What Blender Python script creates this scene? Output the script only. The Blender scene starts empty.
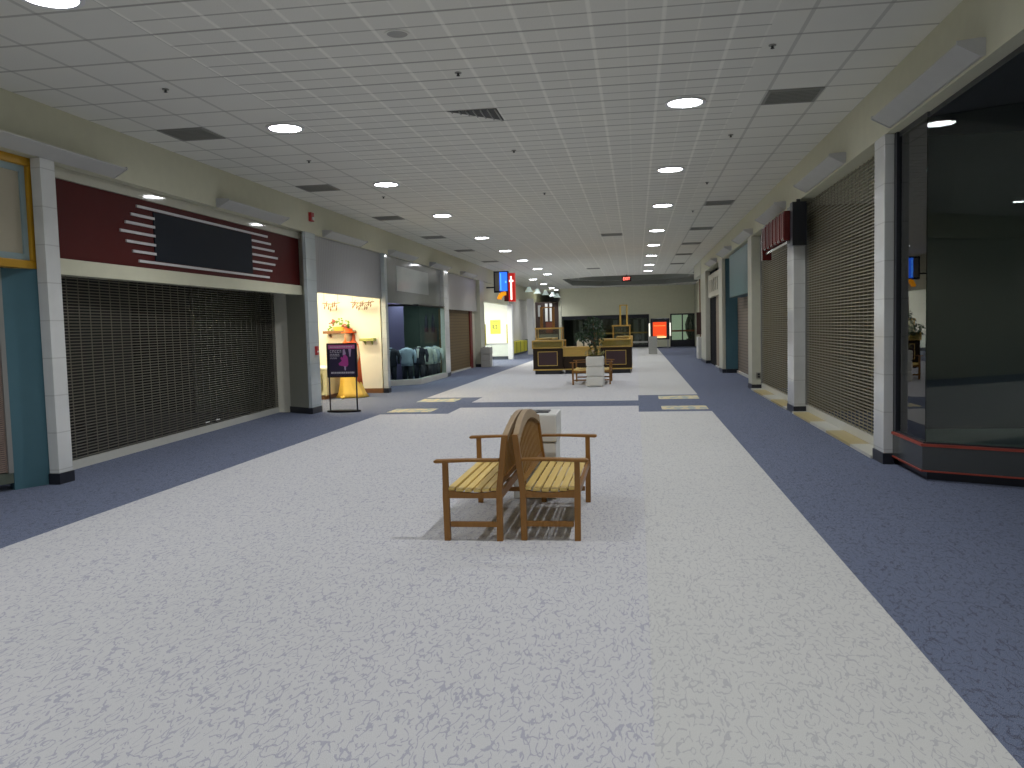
import bpy, math, random
from mathutils import Vector, Matrix
random.seed(7)
PI = math.pi
S = bpy.context.scene
COL = S.collection
# ------------------------------------------------------------ camera
def camera():
    f_px, yaw, pitch, roll = 838.1, 0.14858, 0.06776, 0.0258
    f = Vector((-math.sin(yaw)*math.cos(pitch), math.cos(yaw)*math.cos(pitch), -math.sin(pitch)))
    r = Vector((math.cos(yaw), math.sin(yaw), 0)); u = r.cross(f)
    c, s = math.cos(roll), math.sin(roll)
    r2 = r*c - u*s; u2 = r*s + u*c
    cd = bpy.data.cameras.new('camera'); cam = bpy.data.objects.new('camera', cd); COL.objects.link(cam)
    M = Matrix((r2, u2, -f)).transposed().to_4x4(); M.translation = Vector((0, 0, 1.6))
    cam.matrix_world = M
    cd.sensor_fit = 'HORIZONTAL'; cd.sensor_width = 36; cd.lens = f_px*36/1024
    cd.clip_start = 0.05; cd.clip_end = 300
    S.camera = cam
camera()
# ------------------------------------------------------------ world, exposure, light levels
W = bpy.data.worlds.new('World'); S.world = W; W.use_nodes = True
W.node_tree.nodes['Background'].inputs[0].default_value = (0.02, 0.022, 0.025, 1)
W.node_tree.nodes['Background'].inputs[1].default_value = 1.0
S.view_settings.view_transform = 'Standard'; S.view_settings.look = 'None'
S.view_settings.gamma = 1; S.view_settings.use_curve_mapping = False
S.view_settings.exposure = 0.0
DOWN_W = 26.0        # downlight lens radiance
SPOT_W = 222.0       # lamp inside each recessed downlight
SHOP_W = 78.0        # warm strip lights in the costume shop
# ------------------------------------------------------------ materials
MATS = {}
def mat(name, col, rough=0.6, metal=0.0, spec=0.5, var=0.06, scale=6.0, emit=None, es=0.0, coat=0.0, bump=0.0):
    if name in MATS: return MATS[name]
    m = bpy.data.materials.new(name); m.use_nodes = True; nt = m.node_tree; b = nt.nodes['Principled BSDF']
    b.inputs['Roughness'].default_value = rough; b.inputs['Metallic'].default_value = metal
    b.inputs['Specular IOR Level'].default_value = spec; b.inputs['Coat Weight'].default_value = coat
    b.inputs['Coat Roughness'].default_value = 0.03
    tc = nt.nodes.new('ShaderNodeTexCoord'); n = nt.nodes.new('ShaderNodeTexNoise')
    n.inputs['Scale'].default_value = scale; n.inputs['Detail'].default_value = 4
    nt.links.new(tc.outputs['Object'], n.inputs['Vector'])
    mx = nt.nodes.new('ShaderNodeMix'); mx.data_type = 'RGBA'
    mx.inputs[6].default_value = (*[c*(1-var) for c in col], 1); mx.inputs[7].default_value = (*[min(1, c*(1+var)) for c in col], 1)
    nt.links.new(n.outputs['Fac'], mx.inputs[0]); nt.links.new(mx.outputs[2], b.inputs['Base Color'])
    if bump:
        bp = nt.nodes.new('ShaderNodeBump'); bp.inputs['Strength'].default_value = bump; bp.inputs['Distance'].default_value = 0.01
        nt.links.new(n.outputs['Fac'], bp.inputs['Height']); nt.links.new(bp.outputs[0], b.inputs['Normal'])
    if emit:
        b.inputs['Emission Color'].default_value = (*emit, 1); b.inputs['Emission Strength'].default_value = es
    MATS[name] = m; return m
class NG:
    """tiny node-graph helper"""
    def __init__(s, name):
        s.m = bpy.data.materials.new(name); s.m.use_nodes = True; s.t = s.m.node_tree; s.b = s.t.nodes['Principled BSDF']; MATS[name] = s.m
    def n(s, typ, **kw):
        x = s.t.nodes.new(typ)
        for k, v in kw.items(): setattr(x, k, v)
        return x
    def put(s, sock, v):
        if hasattr(v, 'is_linked') or isinstance(v, bpy.types.NodeSocket): s.t.links.new(v, sock)
        elif isinstance(v, (tuple, list)): sock.default_value = (*v, 1) if len(v) == 3 and len(sock.default_value) == 4 else v
        else: sock.default_value = v
    def math(s, op, a, b=0.0, c=None):
        x = s.n('ShaderNodeMath', operation=op); s.put(x.inputs[0], a); s.put(x.inputs[1], b)
        if c is not None: s.put(x.inputs[2], c)
        return x.outputs[0]
    def pos(s):
        g = s.n('ShaderNodeNewGeometry'); x = s.n('ShaderNodeSeparateXYZ'); s.t.links.new(g.outputs['Position'], x.inputs[0])
        return g.outputs['Position'], x.outputs[0], x.outputs[1], x.outputs[2]
    def mix(s, f, a, b):
        x = s.n('ShaderNodeMix', data_type='RGBA'); s.put(x.inputs[0], f); s.put(x.inputs[6], a); s.put(x.inputs[7], b); return x.outputs[2]
    def between(s, v, a, b):
        return s.math('MULTIPLY', s.math('GREATER_THAN', v, a), s.math('LESS_THAN', v, b))
    def noise(s, vec, scale, detail=3, out='Fac'):
        x = s.n('ShaderNodeTexNoise'); s.put(x.inputs['Vector'], vec); x.inputs['Scale'].default_value = scale; x.inputs['Detail'].default_value = detail
        return x.outputs[out]
    def line(s, v, period, off, half):      # 1 on thin lines every period
        q = s.math('FRACT', s.math('DIVIDE', s.math('SUBTRACT', v, off), period))
        d = s.math('MINIMUM', q, s.math('SUBTRACT', 1.0, q))
        return s.math('LESS_THAN', d, half/period)
TX0, TY0, TS = -5.847, 6.771, 0.6115      # ceiling grid
def ceiling_mat():
    g = NG('ceiling_tile'); P, x, y, z = g.pos()
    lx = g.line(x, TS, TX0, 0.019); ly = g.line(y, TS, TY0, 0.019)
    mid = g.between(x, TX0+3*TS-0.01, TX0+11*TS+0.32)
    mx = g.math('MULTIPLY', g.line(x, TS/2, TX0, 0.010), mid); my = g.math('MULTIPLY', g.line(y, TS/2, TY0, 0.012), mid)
    nz = g.noise(P, 1.3); nf = g.noise(P, 60, 2)
    cell = g.n('ShaderNodeTexWhiteNoise', noise_dimensions='2D')
    cv = g.n('ShaderNodeCombineXYZ'); g.put(cv.inputs[0], g.math('FLOOR', g.math('DIVIDE', g.math('SUBTRACT', x, TX0), TS))); g.put(cv.inputs[1], g.math('FLOOR', g.math('DIVIDE', g.math('SUBTRACT', y, TY0), TS)))
    g.put(cell.inputs['Vector'], cv.outputs[0])
    base = g.mix(nz, (0.77, 0.765, 0.69), (0.82, 0.815, 0.74))
    base = g.mix(g.math('MULTIPLY', cell.outputs['Value'], 0.22), base, (0.65, 0.655, 0.61))
    base = g.mix(g.math('MULTIPLY', nf, 0.12), base, (0.55, 0.55, 0.52))
    c = g.mix(g.math('MULTIPLY', mx, 0.35), base, (0.95, 0.94, 0.86))  # bar colour also carries shading: dark cross reveals, lit pale bars lengthways
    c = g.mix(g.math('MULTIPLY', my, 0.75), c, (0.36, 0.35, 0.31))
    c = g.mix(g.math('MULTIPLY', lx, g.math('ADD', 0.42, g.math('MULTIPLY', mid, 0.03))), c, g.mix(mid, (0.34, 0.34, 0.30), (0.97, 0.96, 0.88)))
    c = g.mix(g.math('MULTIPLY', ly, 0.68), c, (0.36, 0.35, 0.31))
    g.put(g.b.inputs['Base Color'], c); g.b.inputs['Roughness'].default_value = 0.85
    bp = g.n('ShaderNodeBump'); bp.inputs['Strength'].default_value = 0.25; bp.inputs['Distance'].default_value = 0.01
    g.put(bp.inputs['Height'], nf); g.put(g.b.inputs['Normal'], bp.outputs[0])
    return g.m
def carpet_mat():
    g = NG('carpet'); P, x, y, z = g.pos()
    blue = g.math('MAXIMUM', g.math('GREATER_THAN', x, 1.325), g.math('LESS_THAN', x, -4.87))
    blue = g.math('MAXIMUM', blue, g.math('MULTIPLY', g.between(y, 16.55, 17.7), g.between(x, -3.6, 0.1)))
    blk = g.math('MULTIPLY', g.between(y, 15.4, 19.0), g.math('MAXIMUM', g.between(x, 0.02, 1.4), g.between(x, -5.0, -3.54)))
    blue = g.math('MAXIMUM', blue, blk)
    tan = g.math('MULTIPLY', g.math('MAXIMUM', g.between(y, 15.75, 16.45), g.between(y, 17.95, 18.75)), g.math('MAXIMUM', g.between(x, 0.45, 1.30), g.between(x, -4.85, -3.97)))
    # squiggle pattern : thin contour of a warped noise, broken up
    mp = g.n('ShaderNodeMapping'); g.put(mp.inputs['Vector'], P); mp.inputs['Scale'].default_value = (1.65, 0.66, 1)
    P = mp.outputs[0]; w1 = g.noise(P, 13.0, 0.6); w2 = g.noise(P, 17.0, 0.3)
    c1 = g.math('LESS_THAN', g.math('ABSOLUTE', g.math('SUBTRACT', w1, 0.5)), 0.025)
    c2 = g.math('LESS_THAN', g.math('ABSOLUTE', g.math('SUBTRACT', w2, 0.43)), 0.025)
    w3 = g.noise(P, 23.0, 0.0); w4 = g.noise(P, 27, 0)
    brk = g.math('GREATER_THAN', w3, 0.45); brk2 = g.math('GREATER_THAN', w4, 0.48)
    sq = g.math('MAXIMUM', g.math('MULTIPLY', c1, brk), g.math('MULTIPLY', c2, brk2))
    fuzz = g.noise(P, 220, 2); big = g.noise(P, 0.55, 3)
    right = g.math('GREATER_THAN', x, 0.045)
    light = g.mix(right, (0.555, 0.55, 0.56), (0.56, 0.555, 0.53))
    light = g.mix(g.math('MULTIPLY', big, 0.55), light, (0.485, 0.495, 0.485))
    dk = g.mix(right, (0.30, 0.30, 0.385), (0.37, 0.37, 0.39))
    light = g.mix(g.math('MULTIPLY', sq, 0.70), light, dk)
    bl = g.mix(big, (0.088, 0.113, 0.19), (0.105, 0.128, 0.20))
    bl = g.mix(g.math('MULTIPLY', sq, 0.8), bl, (0.035, 0.045, 0.085))
    tn = g.mix(g.math('GREATER_THAN', g.noise(P, 4.5, 1), 0.48), (0.36, 0.40, 0.36), (0.62, 0.54, 0.32))
    c = g.mix(blue, light, bl); c = g.mix(tan, c, tn)
    c = g.mix(g.math('MULTIPLY', g.math('GREATER_THAN', fuzz, 0.5), 0.10), c, (0.9, 0.9, 0.9))
    g.put(g.b.inputs['Base Color'], c); g.b.inputs['Roughness'].default_value = 0.9; g.b.inputs['Specular IOR Level'].default_value = 0.25
    bp = g.n('ShaderNodeBump'); bp.inputs['Strength'].default_value = 0.5; bp.inputs['Distance'].default_value = 0.006
    g.put(bp.inputs['Height'], g.math('ADD', fuzz, g.math('MULTIPLY', sq, -0.7))); g.put(g.b.inputs['Normal'], bp.outputs[0])
    return g.m
def tile_mat(name, col, grout, pz=0.41, off=0.16, rough=0.07, vein=0.1):
    g = NG(name); P, x, y, z = g.pos()
    l = g.line(z, pz, off, 0.006); v = g.noise(P, 4, 6)
    c = g.mix(v, tuple(q*(1-vein) for q in col), tuple(min(1, q*(1+vein)) for q in col))
    c = g.mix(g.math('MULTIPLY', l, 0.4), c, grout)
    g.put(g.b.inputs['Base Color'], c); g.b.inputs['Roughness'].default_value = rough
    return g.m
def wood_mat(name, a, b, axis='Y', rough=0.45):
    g = NG(name); tc = g.n('ShaderNodeTexCoord'); mp = g.n('ShaderNodeMapping'); g.put(mp.inputs['Vector'], tc.outputs['Object'])
    mp.inputs['Scale'].default_value = {'Y': (30, 2.5, 30), 'Z': (30, 30, 2.5), 'X': (2.5, 30, 30)}[axis]
    n = g.noise(mp.outputs[0], 1.0, 5); n2 = g.noise(tc.outputs['Object'], 3.0, 2)
    c = g.mix(n, a, b); c = g.mix(g.math('MULTIPLY', n2, 0.35), c, a)
    g.put(g.b.inputs['Base Color'], c); g.b.inputs['Roughness'].default_value = rough
    return g.m
def stripe_mat(name, c1, c2, axis, period, frac=0.2, rough=0.6):
    g = NG(name); P, x, y, z = g.pos()
    l = g.line({'x': x, 'y': y, 'z': z}[axis], period, 0.0, period*frac/2)
    c = g.mix(l, c1, c2); c = g.mix(g.math('MULTIPLY', g.noise(P, 3), 0.15), c, c2)
    g.put(g.b.inputs['Base Color'], c); g.b.inputs['Roughness'].default_value = rough
    return g.m
def glass_mat(name, tint=(0.86, 0.93, 0.90), ior=1.5, k=1.0):
    m = bpy.data.materials.new(name); m.use_nodes = True; nt = m.node_tree; nt.nodes.clear()
    o = nt.nodes.new('ShaderNodeOutputMaterial'); mx = nt.nodes.new('ShaderNodeMixShader'); fr = nt.nodes.new('ShaderNodeFresnel')
    t = nt.nodes.new('ShaderNodeBsdfTransparent'); gl = nt.nodes.new('ShaderNodeBsdfGlossy')
    fr.inputs[0].default_value = ior; t.inputs[0].default_value = (*tint, 1); gl.inputs['Roughness'].default_value = 0.0
    mu = nt.nodes.new('ShaderNodeMath'); mu.operation = 'MULTIPLY'; mu.inputs[1].default_value = k; mu.use_clamp = True
    nt.links.new(fr.outputs[0], mu.inputs[0]); nt.links.new(mu.outputs[0], mx.inputs[0])
    nt.links.new(t.outputs[0], mx.inputs[1]); nt.links.new(gl.outputs[0], mx.inputs[2]); nt.links.new(mx.outputs[0], o.inputs[0])
    MATS[name] = m; return m
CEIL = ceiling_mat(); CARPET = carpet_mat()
CREAM = mat('cream_paint', (0.60, 0.59, 0.44), 0.55); CREAM2 = mat('pale_cream_paint', (0.55, 0.55, 0.45), 0.4)
MARBLE = tile_mat('white_marble_tile', (0.68, 0.69, 0.67), (0.35, 0.35, 0.33)); GREYTILE = tile_mat('grey_blue_tile', (0.50, 0.55, 0.56), (0.3, 0.33, 0.33))
BLACK = mat('black_base', (0.018, 0.02, 0.028), 0.3); DARK = mat('dark_interior', (0.035, 0.035, 0.035), 0.8)
KHAKI = mat('khaki_interior', (0.26, 0.23, 0.15), 0.8); METAL = mat('grille_metal', (0.25, 0.235, 0.19), 0.42, 0.5)
METALR = mat('pale_grille_metal', (0.36, 0.335, 0.24), 0.42, 0.5)
RAIL = mat('shutter_rail', (0.60, 0.60, 0.54), 0.4, 0.1); MAROON = mat('maroon_panel', (0.080, 0.011, 0.010), 0.5, spec=0.16, var=0.06)
NAVY = mat('navy_black_panel', (0.010, 0.014, 0.022), 0.5, spec=0.14); WHITE = mat('white_plastic', (0.78, 0.78, 0.74), 0.4)
STRIPE = mat('white_sign_stripe', (0.62, 0.60, 0.60), 0.4)
TEAL = mat('teal_paint', (0.062, 0.15, 0.185), 0.5); TEALR = mat('teal_panel', (0.075, 0.17, 0.175), 0.4)
YELLOW = mat('ochre_frame', (0.50, 0.27, 0.012), 0.4); PALEBLUE = mat('pale_blue_liner', (0.28, 0.38, 0.40), 0.5); BEIGE = mat('beige_sign_face', (0.42, 0.38, 0.28), 0.6)
CORR = stripe_mat('ribbed_grey_panel', (0.36, 0.36, 0.365), (0.31, 0.31, 0.315), 'y', 0.10, 0.3, 0.5)
PANEL = mat('glossy_grey_panel', (0.26, 0.27, 0.26), 0.08, spec=0.5); PANELL = mat('pale_sign_panel', (0.46, 0.50, 0.48), 0.12)
LENS = mat('downlight_lens', (0.9, 0.9, 0.95), 0.3, emit=(0.93, 0.95, 1.0), es=DOWN_W)
TRIM = mat('light_trim', (0.75, 0.75, 0.75), 0.4); VENT = mat('vent_grey', (0.28, 0.28, 0.25), 0.6); VENTD = mat('vent_dark', (0.06, 0.06, 0.055), 0.7)
SEATW = wood_mat('seat_slat_wood', (0.66, 0.45, 0.12), (0.82, 0.63, 0.22)); FRAMEW = wood_mat('bench_frame_wood', (0.20, 0.082, 0.014), (0.33, 0.155, 0.025), 'Z')
CRESTW = wood_mat('bench_crest_wood', (0.30, 0.21, 0.12), (0.42, 0.32, 0.20)); BACKW = wood_mat('bench_back_wood', (0.22, 0.11, 0.025), (0.34, 0.19, 0.05), 'Z')
OAK = wood_mat('golden_oak', (0.50, 0.30, 0.06), (0.76, 0.52, 0.15), 'X', 0.35); DKWOOD = mat('dark_brown_laminate', (0.028, 0.016, 0.009), 0.5, spec=.25); PURPLE = mat('plum_panel', (0.055, 0.025, 0.030), 0.5)
GOLD = mat('gold_trim', (0.62, 0.42, 0.10), 0.35, 0.2); GLASS = glass_mat('shop_glass'); GLASSW = glass_mat('suit_window_glass', (0.86, 0.93, 0.90), 1.5, 0.02); GLASSK = glass_mat('case_glass', (0.9, 0.9, 0.8))
CONC = tile_mat('white_precast', (0.66, 0.65, 0.60), (0.33, 0.32, 0.30), 0.262, 0.26, 0.4, 0.04); LEAF = mat('ficus_leaf', (0.030, 0.075, 0.028), 0.5, var=0.4, scale=9)
BARK = mat('bark', (0.22, 0.15, 0.08), 0.8); SOIL = mat('soil', (0.05, 0.03, 0.02), 0.9)
WARMW = mat('shop_white_wall', (0.88, 0.85, 0.72), 0.6, var=0.02); ORANGE = mat('orange_satin', (0.85, 0.13, 0.012), 0.45); GOLDS = mat('gold_satin', (0.85, 0.55, 0.10), 0.4)
SKINM = mat('mannequin_skin', (0.62, 0.42, 0.26), 0.5); BROWN = mat('brown_shelf', (0.20, 0.09, 0.035), 0.5)
SHUTB = mat('brown_shutter', (0.15, 0.10, 0.035), 0.6); REDM = mat('dark_red_edge', (0.17, 0.02, 0.015), 0.5)
SUITK = mat('black_suit_cloth', (0.018, 0.02, 0.035), 0.8); SHIRT = mat('pale_blue_shirt', (0.42, 0.50, 0.62), 0.8); SUITG = mat('ivory_suit_cloth', (0.55, 0.58, 0.55), 0.8)
RED = mat('red_letter', (0.12, 0.012, 0.010), 0.25); REDLINE = mat('red_line', (0.32, 0.045, 0.025), 0.4)
# ------------------------------------------------------------ mesh helpers
class MB:
    def __init__(s): s.v = []; s.f = []
    def add(s, vs, fs):
        o = len(s.v); s.v += [tuple(v) for v in vs]; s.f += [tuple(i+o for i in f) for f in fs]; return s
    def box(s, x0, x1, y0, y1, z0, z1):
        x0, x1 = min(x0, x1), max(x0, x1); y0, y1 = min(y0, y1), max(y0, y1); z0, z1 = min(z0, z1), max(z0, z1)
        return s.add([(x0,y0,z0),(x1,y0,z0),(x1,y1,z0),(x0,y1,z0),(x0,y0,z1),(x1,y0,z1),(x1,y1,z1),(x0,y1,z1)],
                     [(0,3,2,1),(4,5,6,7),(0,1,5,4),(1,2,6,5),(2,3,7,6),(3,0,4,7)])
    def prism(s, poly, z0, z1):            # poly in xy, ccw
        n = len(poly)
        return s.add([(x,y,z0) for x,y in poly]+[(x,y,z1) for x,y in poly],
                     [tuple(range(n-1,-1,-1)), tuple(range(n,2*n))]+[(i,(i+1)%n,n+(i+1)%n,n+i) for i in range(n)])
    def xprism(s, poly, y0, y1):           # poly in xz extruded along y
        n = len(poly)
        return s.add([(x,y0,z) for x,z in poly]+[(x,y1,z) for x,z in poly],
                     [tuple(range(n)), tuple(range(2*n-1,n-1,-1))]+[(i,n+i,n+(i+1)%n,(i+1)%n) for i in range(n)])
    def wallseg(s, a, b, z0, z1, t=0.03):  # vertical slab between two xy points
        d = Vector((b[0]-a[0], b[1]-a[1])); n = Vector((-d.y, d.x)).normalized()*t
        return s.prism([(a[0],a[1]),(b[0],b[1]),(b[0]+n.x,b[1]+n.y),(a[0]+n.x,a[1]+n.y)], z0, z1)
    def cyl(s, c, r, z0, z1, n=24, r2=None):
        r2 = r if r2 is None else r2
        a = [(math.cos(2*PI*i/n), math.sin(2*PI*i/n)) for i in range(n)]
        return s.add([(c[0]+r*x, c[1]+r*y, z0) for x,y in a]+[(c[0]+r2*x, c[1]+r2*y, z1) for x,y in a],
                     [tuple(range(n-1,-1,-1)), tuple(range(n,2*n))]+[(i,(i+1)%n,n+(i+1)%n,n+i) for i in range(n)])
    def ring(s, c, r0, r1, z0, z1, n=32):
        a = [(math.cos(2*PI*i/n), math.sin(2*PI*i/n)) for i in range(n)]; vs = []
        for r, z in ((r0,z0),(r1,z0),(r1,z1),(r0,z1)): vs += [(c[0]+r*x, c[1]+r*y, z) for x,y in a]
        fs = []
        for k in range(4):
            k2 = (k+1)%4
            fs += [(k*n+i, k*n+(i+1)%n, k2*n+(i+1)%n, k2*n+i) for i in range(n)]
        return s.add(vs, fs)
    def tube(s, pts, rs, n=8):
        pts = [Vector(p) for p in pts]
        if not isinstance(rs, (list, tuple)): rs = [rs]*len(pts)
        vs = []
        for i, p in enumerate(pts):
            d = (pts[min(i+1, len(pts)-1)]-pts[max(i-1, 0)]).normalized()
            a = d.cross(Vector((0,0,1)) if abs(d.z) < 0.9 else Vector((1,0,0))).normalized(); b = d.cross(a)
            vs += [p+(a*math.cos(2*PI*k/n)+b*math.sin(2*PI*k/n))*rs[i] for k in range(n)]
        m = len(pts)
        fs = [(j*n+k, j*n+(k+1)%n, (j+1)*n+(k+1)%n, (j+1)*n+k) for j in range(m-1) for k in range(n)]
        fs += [tuple(range(n-1,-1,-1)), tuple(range((m-1)*n, m*n))]
        return s.add(vs, fs)
    def loft(s, rings, n=16, wob=0, k=0):   # rings (z, cx, cy, rx, ry)
        vs = []
        for z, cx, cy, rx, ry in rings:
            for i in range(n):
                a = 2*PI*i/n; w = 1+wob*math.sin(k*a)
                vs.append((cx+rx*w*math.cos(a), cy+ry*w*math.sin(a), z))
        m = len(rings)
        fs = [(j*n+i, j*n+(i+1)%n, (j+1)*n+(i+1)%n, (j+1)*n+i) for j in range(m-1) for i in range(n)]
        fs += [tuple(range(n-1,-1,-1)), tuple(range((m-1)*n, m*n))]
        return s.add(vs, fs)
    def bar(s, a, b, w, h):                # box beam between two points, w horizontal, h other
        a, b = Vector(a), Vector(b); d = (b-a).normalized()
        u = d.cross(Vector((0,0,1)))
        if u.length < 1e-4: u = Vector((1,0,0))
        u.normalize(); v = u.cross(d)
        vs = []
        for p in (a, b):
            for i, j in ((-1,-1),(1,-1),(1,1),(-1,1)): vs.append(p+u*i*w/2+v*j*h/2)
        return s.add(vs, [(0,1,2,3),(7,6,5,4),(0,4,5,1),(1,5,6,2),(2,6,7,3),(3,7,4,0)])
def wloc(o):
    v = Vector((0,0,0))
    while o is not None: v += o.location; o = o.parent
    return v
def part(name, mb, m, parent=None, smooth=False, bevel=0.0, label=None):
    me = bpy.data.meshes.new(name); me.from_pydata(mb.v, [], mb.f); me.update(); me.materials.append(m)
    o = bpy.data.objects.new(name, me); COL.objects.link(o)
    if parent is not None: o.parent = parent; o.location = -wloc(parent)
    if smooth:
        for p in me.polygons: p.use_smooth = True
    if bevel:
        b = o.modifiers.new('bevel', 'BEVEL'); b.width = bevel; b.segments = 2; b.limit_method = 'ANGLE'
    if label: o['label'] = label
    return o
def thing(name, label, cat, loc, group=None):
    o = bpy.data.objects.new(name, None); COL.objects.link(o); o.location = loc; o.empty_display_size = 0.1
    o['label'] = label; o['category'] = cat
    if group: o['group'] = group
    return o
def solo(name, mb, m, label, cat, group=None, **kw):
    o = part(name, mb, m, None, **kw); o['label'] = label; o['category'] = cat
    if group: o['group'] = group
    # put the origin at the thing's base
    xs = [v[0] for v in mb.v]; ys = [v[1] for v in mb.v]; zs = [v[2] for v in mb.v]
    c = Vector(((min(xs)+max(xs))/2, (min(ys)+max(ys))/2, min(zs)))
    o.data.transform(Matrix.Translation(-c)); o.location = c
    return o
def struct(name, mb, m, parent=None, **kw):
    o = part(name, mb, m, parent, **kw)
    if parent is None: o['kind'] = 'structure'
    return o
def dup(root, loc, label, rotz=None, group=None):
    def rec(o, p):
        c = o.copy(); COL.objects.link(c); c.parent = p
        for ch in [q for q in bpy.data.objects if q.parent == o]: rec(ch, c)
        return c
    r = rec(root, None); r.location = loc; r['label'] = label
    if rotz is not None: r.rotation_euler = (0, 0, rotz)
    if group: r['group'] = group
    return r
def text_part(name, txt, size, M, m, parent, depth=0.01, xs=1.0):
    cu = bpy.data.curves.new(name, 'FONT'); cu.body = txt; cu.size = size; cu.extrude = depth; cu.align_x = 'CENTER'; cu.align_y = 'CENTER'
    t = bpy.data.objects.new(name+'_src', cu); COL.objects.link(t)
    bpy.context.view_layer.update()
    me = bpy.data.meshes.new_from_object(t.evaluated_get(bpy.context.evaluated_depsgraph_get()))
    bpy.data.objects.remove(t); bpy.data.curves.remove(cu)
    me.transform(M @ Matrix.Diagonal((xs, 1, 1, 1))); me.materials.clear(); me.materials.append(m)
    o = bpy.data.objects.new(name, me); COL.objects.link(o); o.parent = parent; o.location = -wloc(parent)
    return o
# ------------------------------------------------------------ room shell
Y0, Y1 = -9.0, 58.0
CZ = 4.15
LX, RX = -6.33, 2.66
struct('floor', MB().box(-10.5, 6.5, Y0, 70, -0.1, 0), CARPET)
def build_ceiling():
    m = MB()
    x0, x1 = -8.2, 4.4; ya = 44.3
    m.add([(-6.6,Y0,CZ),(2.9,Y0,CZ),(2.9,ya,CZ),(-6.6,ya,CZ)], [(0,1,2,3)])
    cx, cy, hx, hy, k = -0.1, 50.2, 3.9, 5.6, 1.8
    octo = [(cx-hx+k,cy-hy),(cx+hx-k,cy-hy),(cx+hx,cy-hy+k),(cx+hx,cy+hy-k),(cx+hx-k,cy+hy),(cx-hx+k,cy+hy),(cx-hx,cy+hy-k),(cx-hx,cy-hy+k)]
    rect = [(octo[0][0],ya),(octo[1][0],ya),(x1,octo[2][1]),(x1,octo[3][1]),(octo[4][0],Y1),(octo[5][0],Y1),(x0,octo[6][1]),(x0,octo[7][1])]
    cor = {1:(x1,ya), 3:(x1,Y1), 5:(x0,Y1), 7:(x0,ya)}
    for i in range(8):
        j = (i+1)%8
        if i in cor: m.add([(*octo[i],CZ),(*rect[i],CZ),(*cor[i],CZ),(*rect[j],CZ),(*octo[j],CZ)], [(0,1,2,3,4)])
        else: m.add([(*octo[i],CZ),(*rect[i],CZ),(*rect[j],CZ),(*octo[j],CZ)], [(0,1,2,3)])
    m.add([(-8.2,Y1,CZ),(-5.3,Y1,CZ),(-5.3,70,CZ),(-8.2,70,CZ)], [(0,1,2,3)])
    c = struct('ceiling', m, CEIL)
    r = MB(); sc = lambda p, q: (cx+(p[0]-cx)*q, cy+(p[1]-cy)*q)
    for i in range(8):
        j = (i+1)%8; a, b = octo[i], octo[j]; a2, b2 = sc(a, 0.86), sc(b, 0.86)
        r.add([(*a,CZ),(*b,CZ),(*b,4.45),(*a,4.45)], [(0,1,2,3)])
        r.add([(*a,4.45),(*b,4.45),(*b2,4.45),(*a2,4.45)], [(0,1,2,3)])
        r.add([(*a2,4.45),(*b2,4.45),(*b2,4.85),(*a2,4.85)], [(0,1,2,3)])
    r.add([(*sc(p,0.86),4.85) for p in octo], [tuple(range(8))])
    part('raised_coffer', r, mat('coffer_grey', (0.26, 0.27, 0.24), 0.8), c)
build_ceiling()
# upper fascia bands that carry the ceiling edge over the shops
struct('wall_left', MB().box(-10.5, LX, Y0, 42.5, 3.55, CZ+0.1).box(-10.5, -7.1, 42.5, 70, 3.3, CZ+0.1), CREAM)
struct('wall_right', MB().box(RX, 6.5, Y0, 35.4, 3.55, CZ+0.1).box(3.9, 6.5, 35.4, Y1, 0, CZ+0.1), CREAM)
struct('wall_rear', MB().box(-10.5, 6.5, Y0-0.2, Y0, 0, CZ), CREAM2)
struct('wall_outer_left', MB().box(-10.5, -10.3, Y0, Y1, 0, 3.6), DARK)
struct('wall_outer_right', MB().box(6.3, 6.5, Y0, 35.4, 0, 3.6), KHAKI)
# side walls behind the camera
struct('wall_left_near', MB().box(-10.3, -6.5, Y0, 3.0, 0, 3.55), CREAM2)
struct('wall_right_near', MB().box(3.0, 6.3, Y0, 2.6, 0, 3.55), CREAM2)
# partitions between the shops
pt = MB()
for a, b, y, t in ((-10.3,-6.9,8.35,0.1),(-10.3,-7.25,16.05,0.06),(-10.3,-6.46,20.95,0.1),(-10.3,-6.7,28.25,0.1),(-10.3,-6.65,34.4,0.2)): pt.box(a, b, y-t/2, y+t/2, 0, 3.55)
struct('wall_left_partitions', pt, DARK)
pt = MB()
for a, b, y, t in ((2.86,6.3,15.2,0.1),(2.95,6.3,20.5,0.1),(3.2,6.3,27.5,0.1),(2.84,6.3,34.5,0.5)): pt.box(a, b, y-t/2, y+t/2, 0, 3.55)
struct('wall_right_partitions', pt, KHAKI)
# ------------------------------------------------------------ pillars
def pillar(x0, x1, y0, y1, label, face=MARBLE, side=None, z1=3.55, base=True, grp='wall pillars between shop fronts'):
    t = thing('tiled_pillar', label, 'pillar', ((x0+x1)/2, (y0+y1)/2, 0), grp)
    part('shaft', MB().box(x0, x1, y0, y1, 0.12 if base else 0, z1), face, t, bevel=0.006)
    if base: part('base_tile', MB().box(x0-0.008, x1+0.008, y0-0.008, y1+0.008, 0, 0.12), BLACK, t, label='black base tile')
    return t
pillar(-6.42, -6.3, 8.30, 8.53, 'white tiled pillar between yellow framed sign and maroon shop sign')
pl = pillar(-6.37, -6.3, 15.6, 16.1, 'white tiled pillar with small red alarm box beside poster stand', GREYTILE)
pillar(-6.42, -6.3, 20.72, 20.92, 'slim white pillar between lit costume shop and suit shop window', GREYTILE)
pillar(-6.42, -6.28, 27.25, 27.95, 'pale pillar between suit shop window and brown shutter', MARBLE)
pillar(-6.6, -6.3, 33.85, 34.75, 'cream pillar above small grey tiled bin on the left wall', CREAM2)
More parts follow.
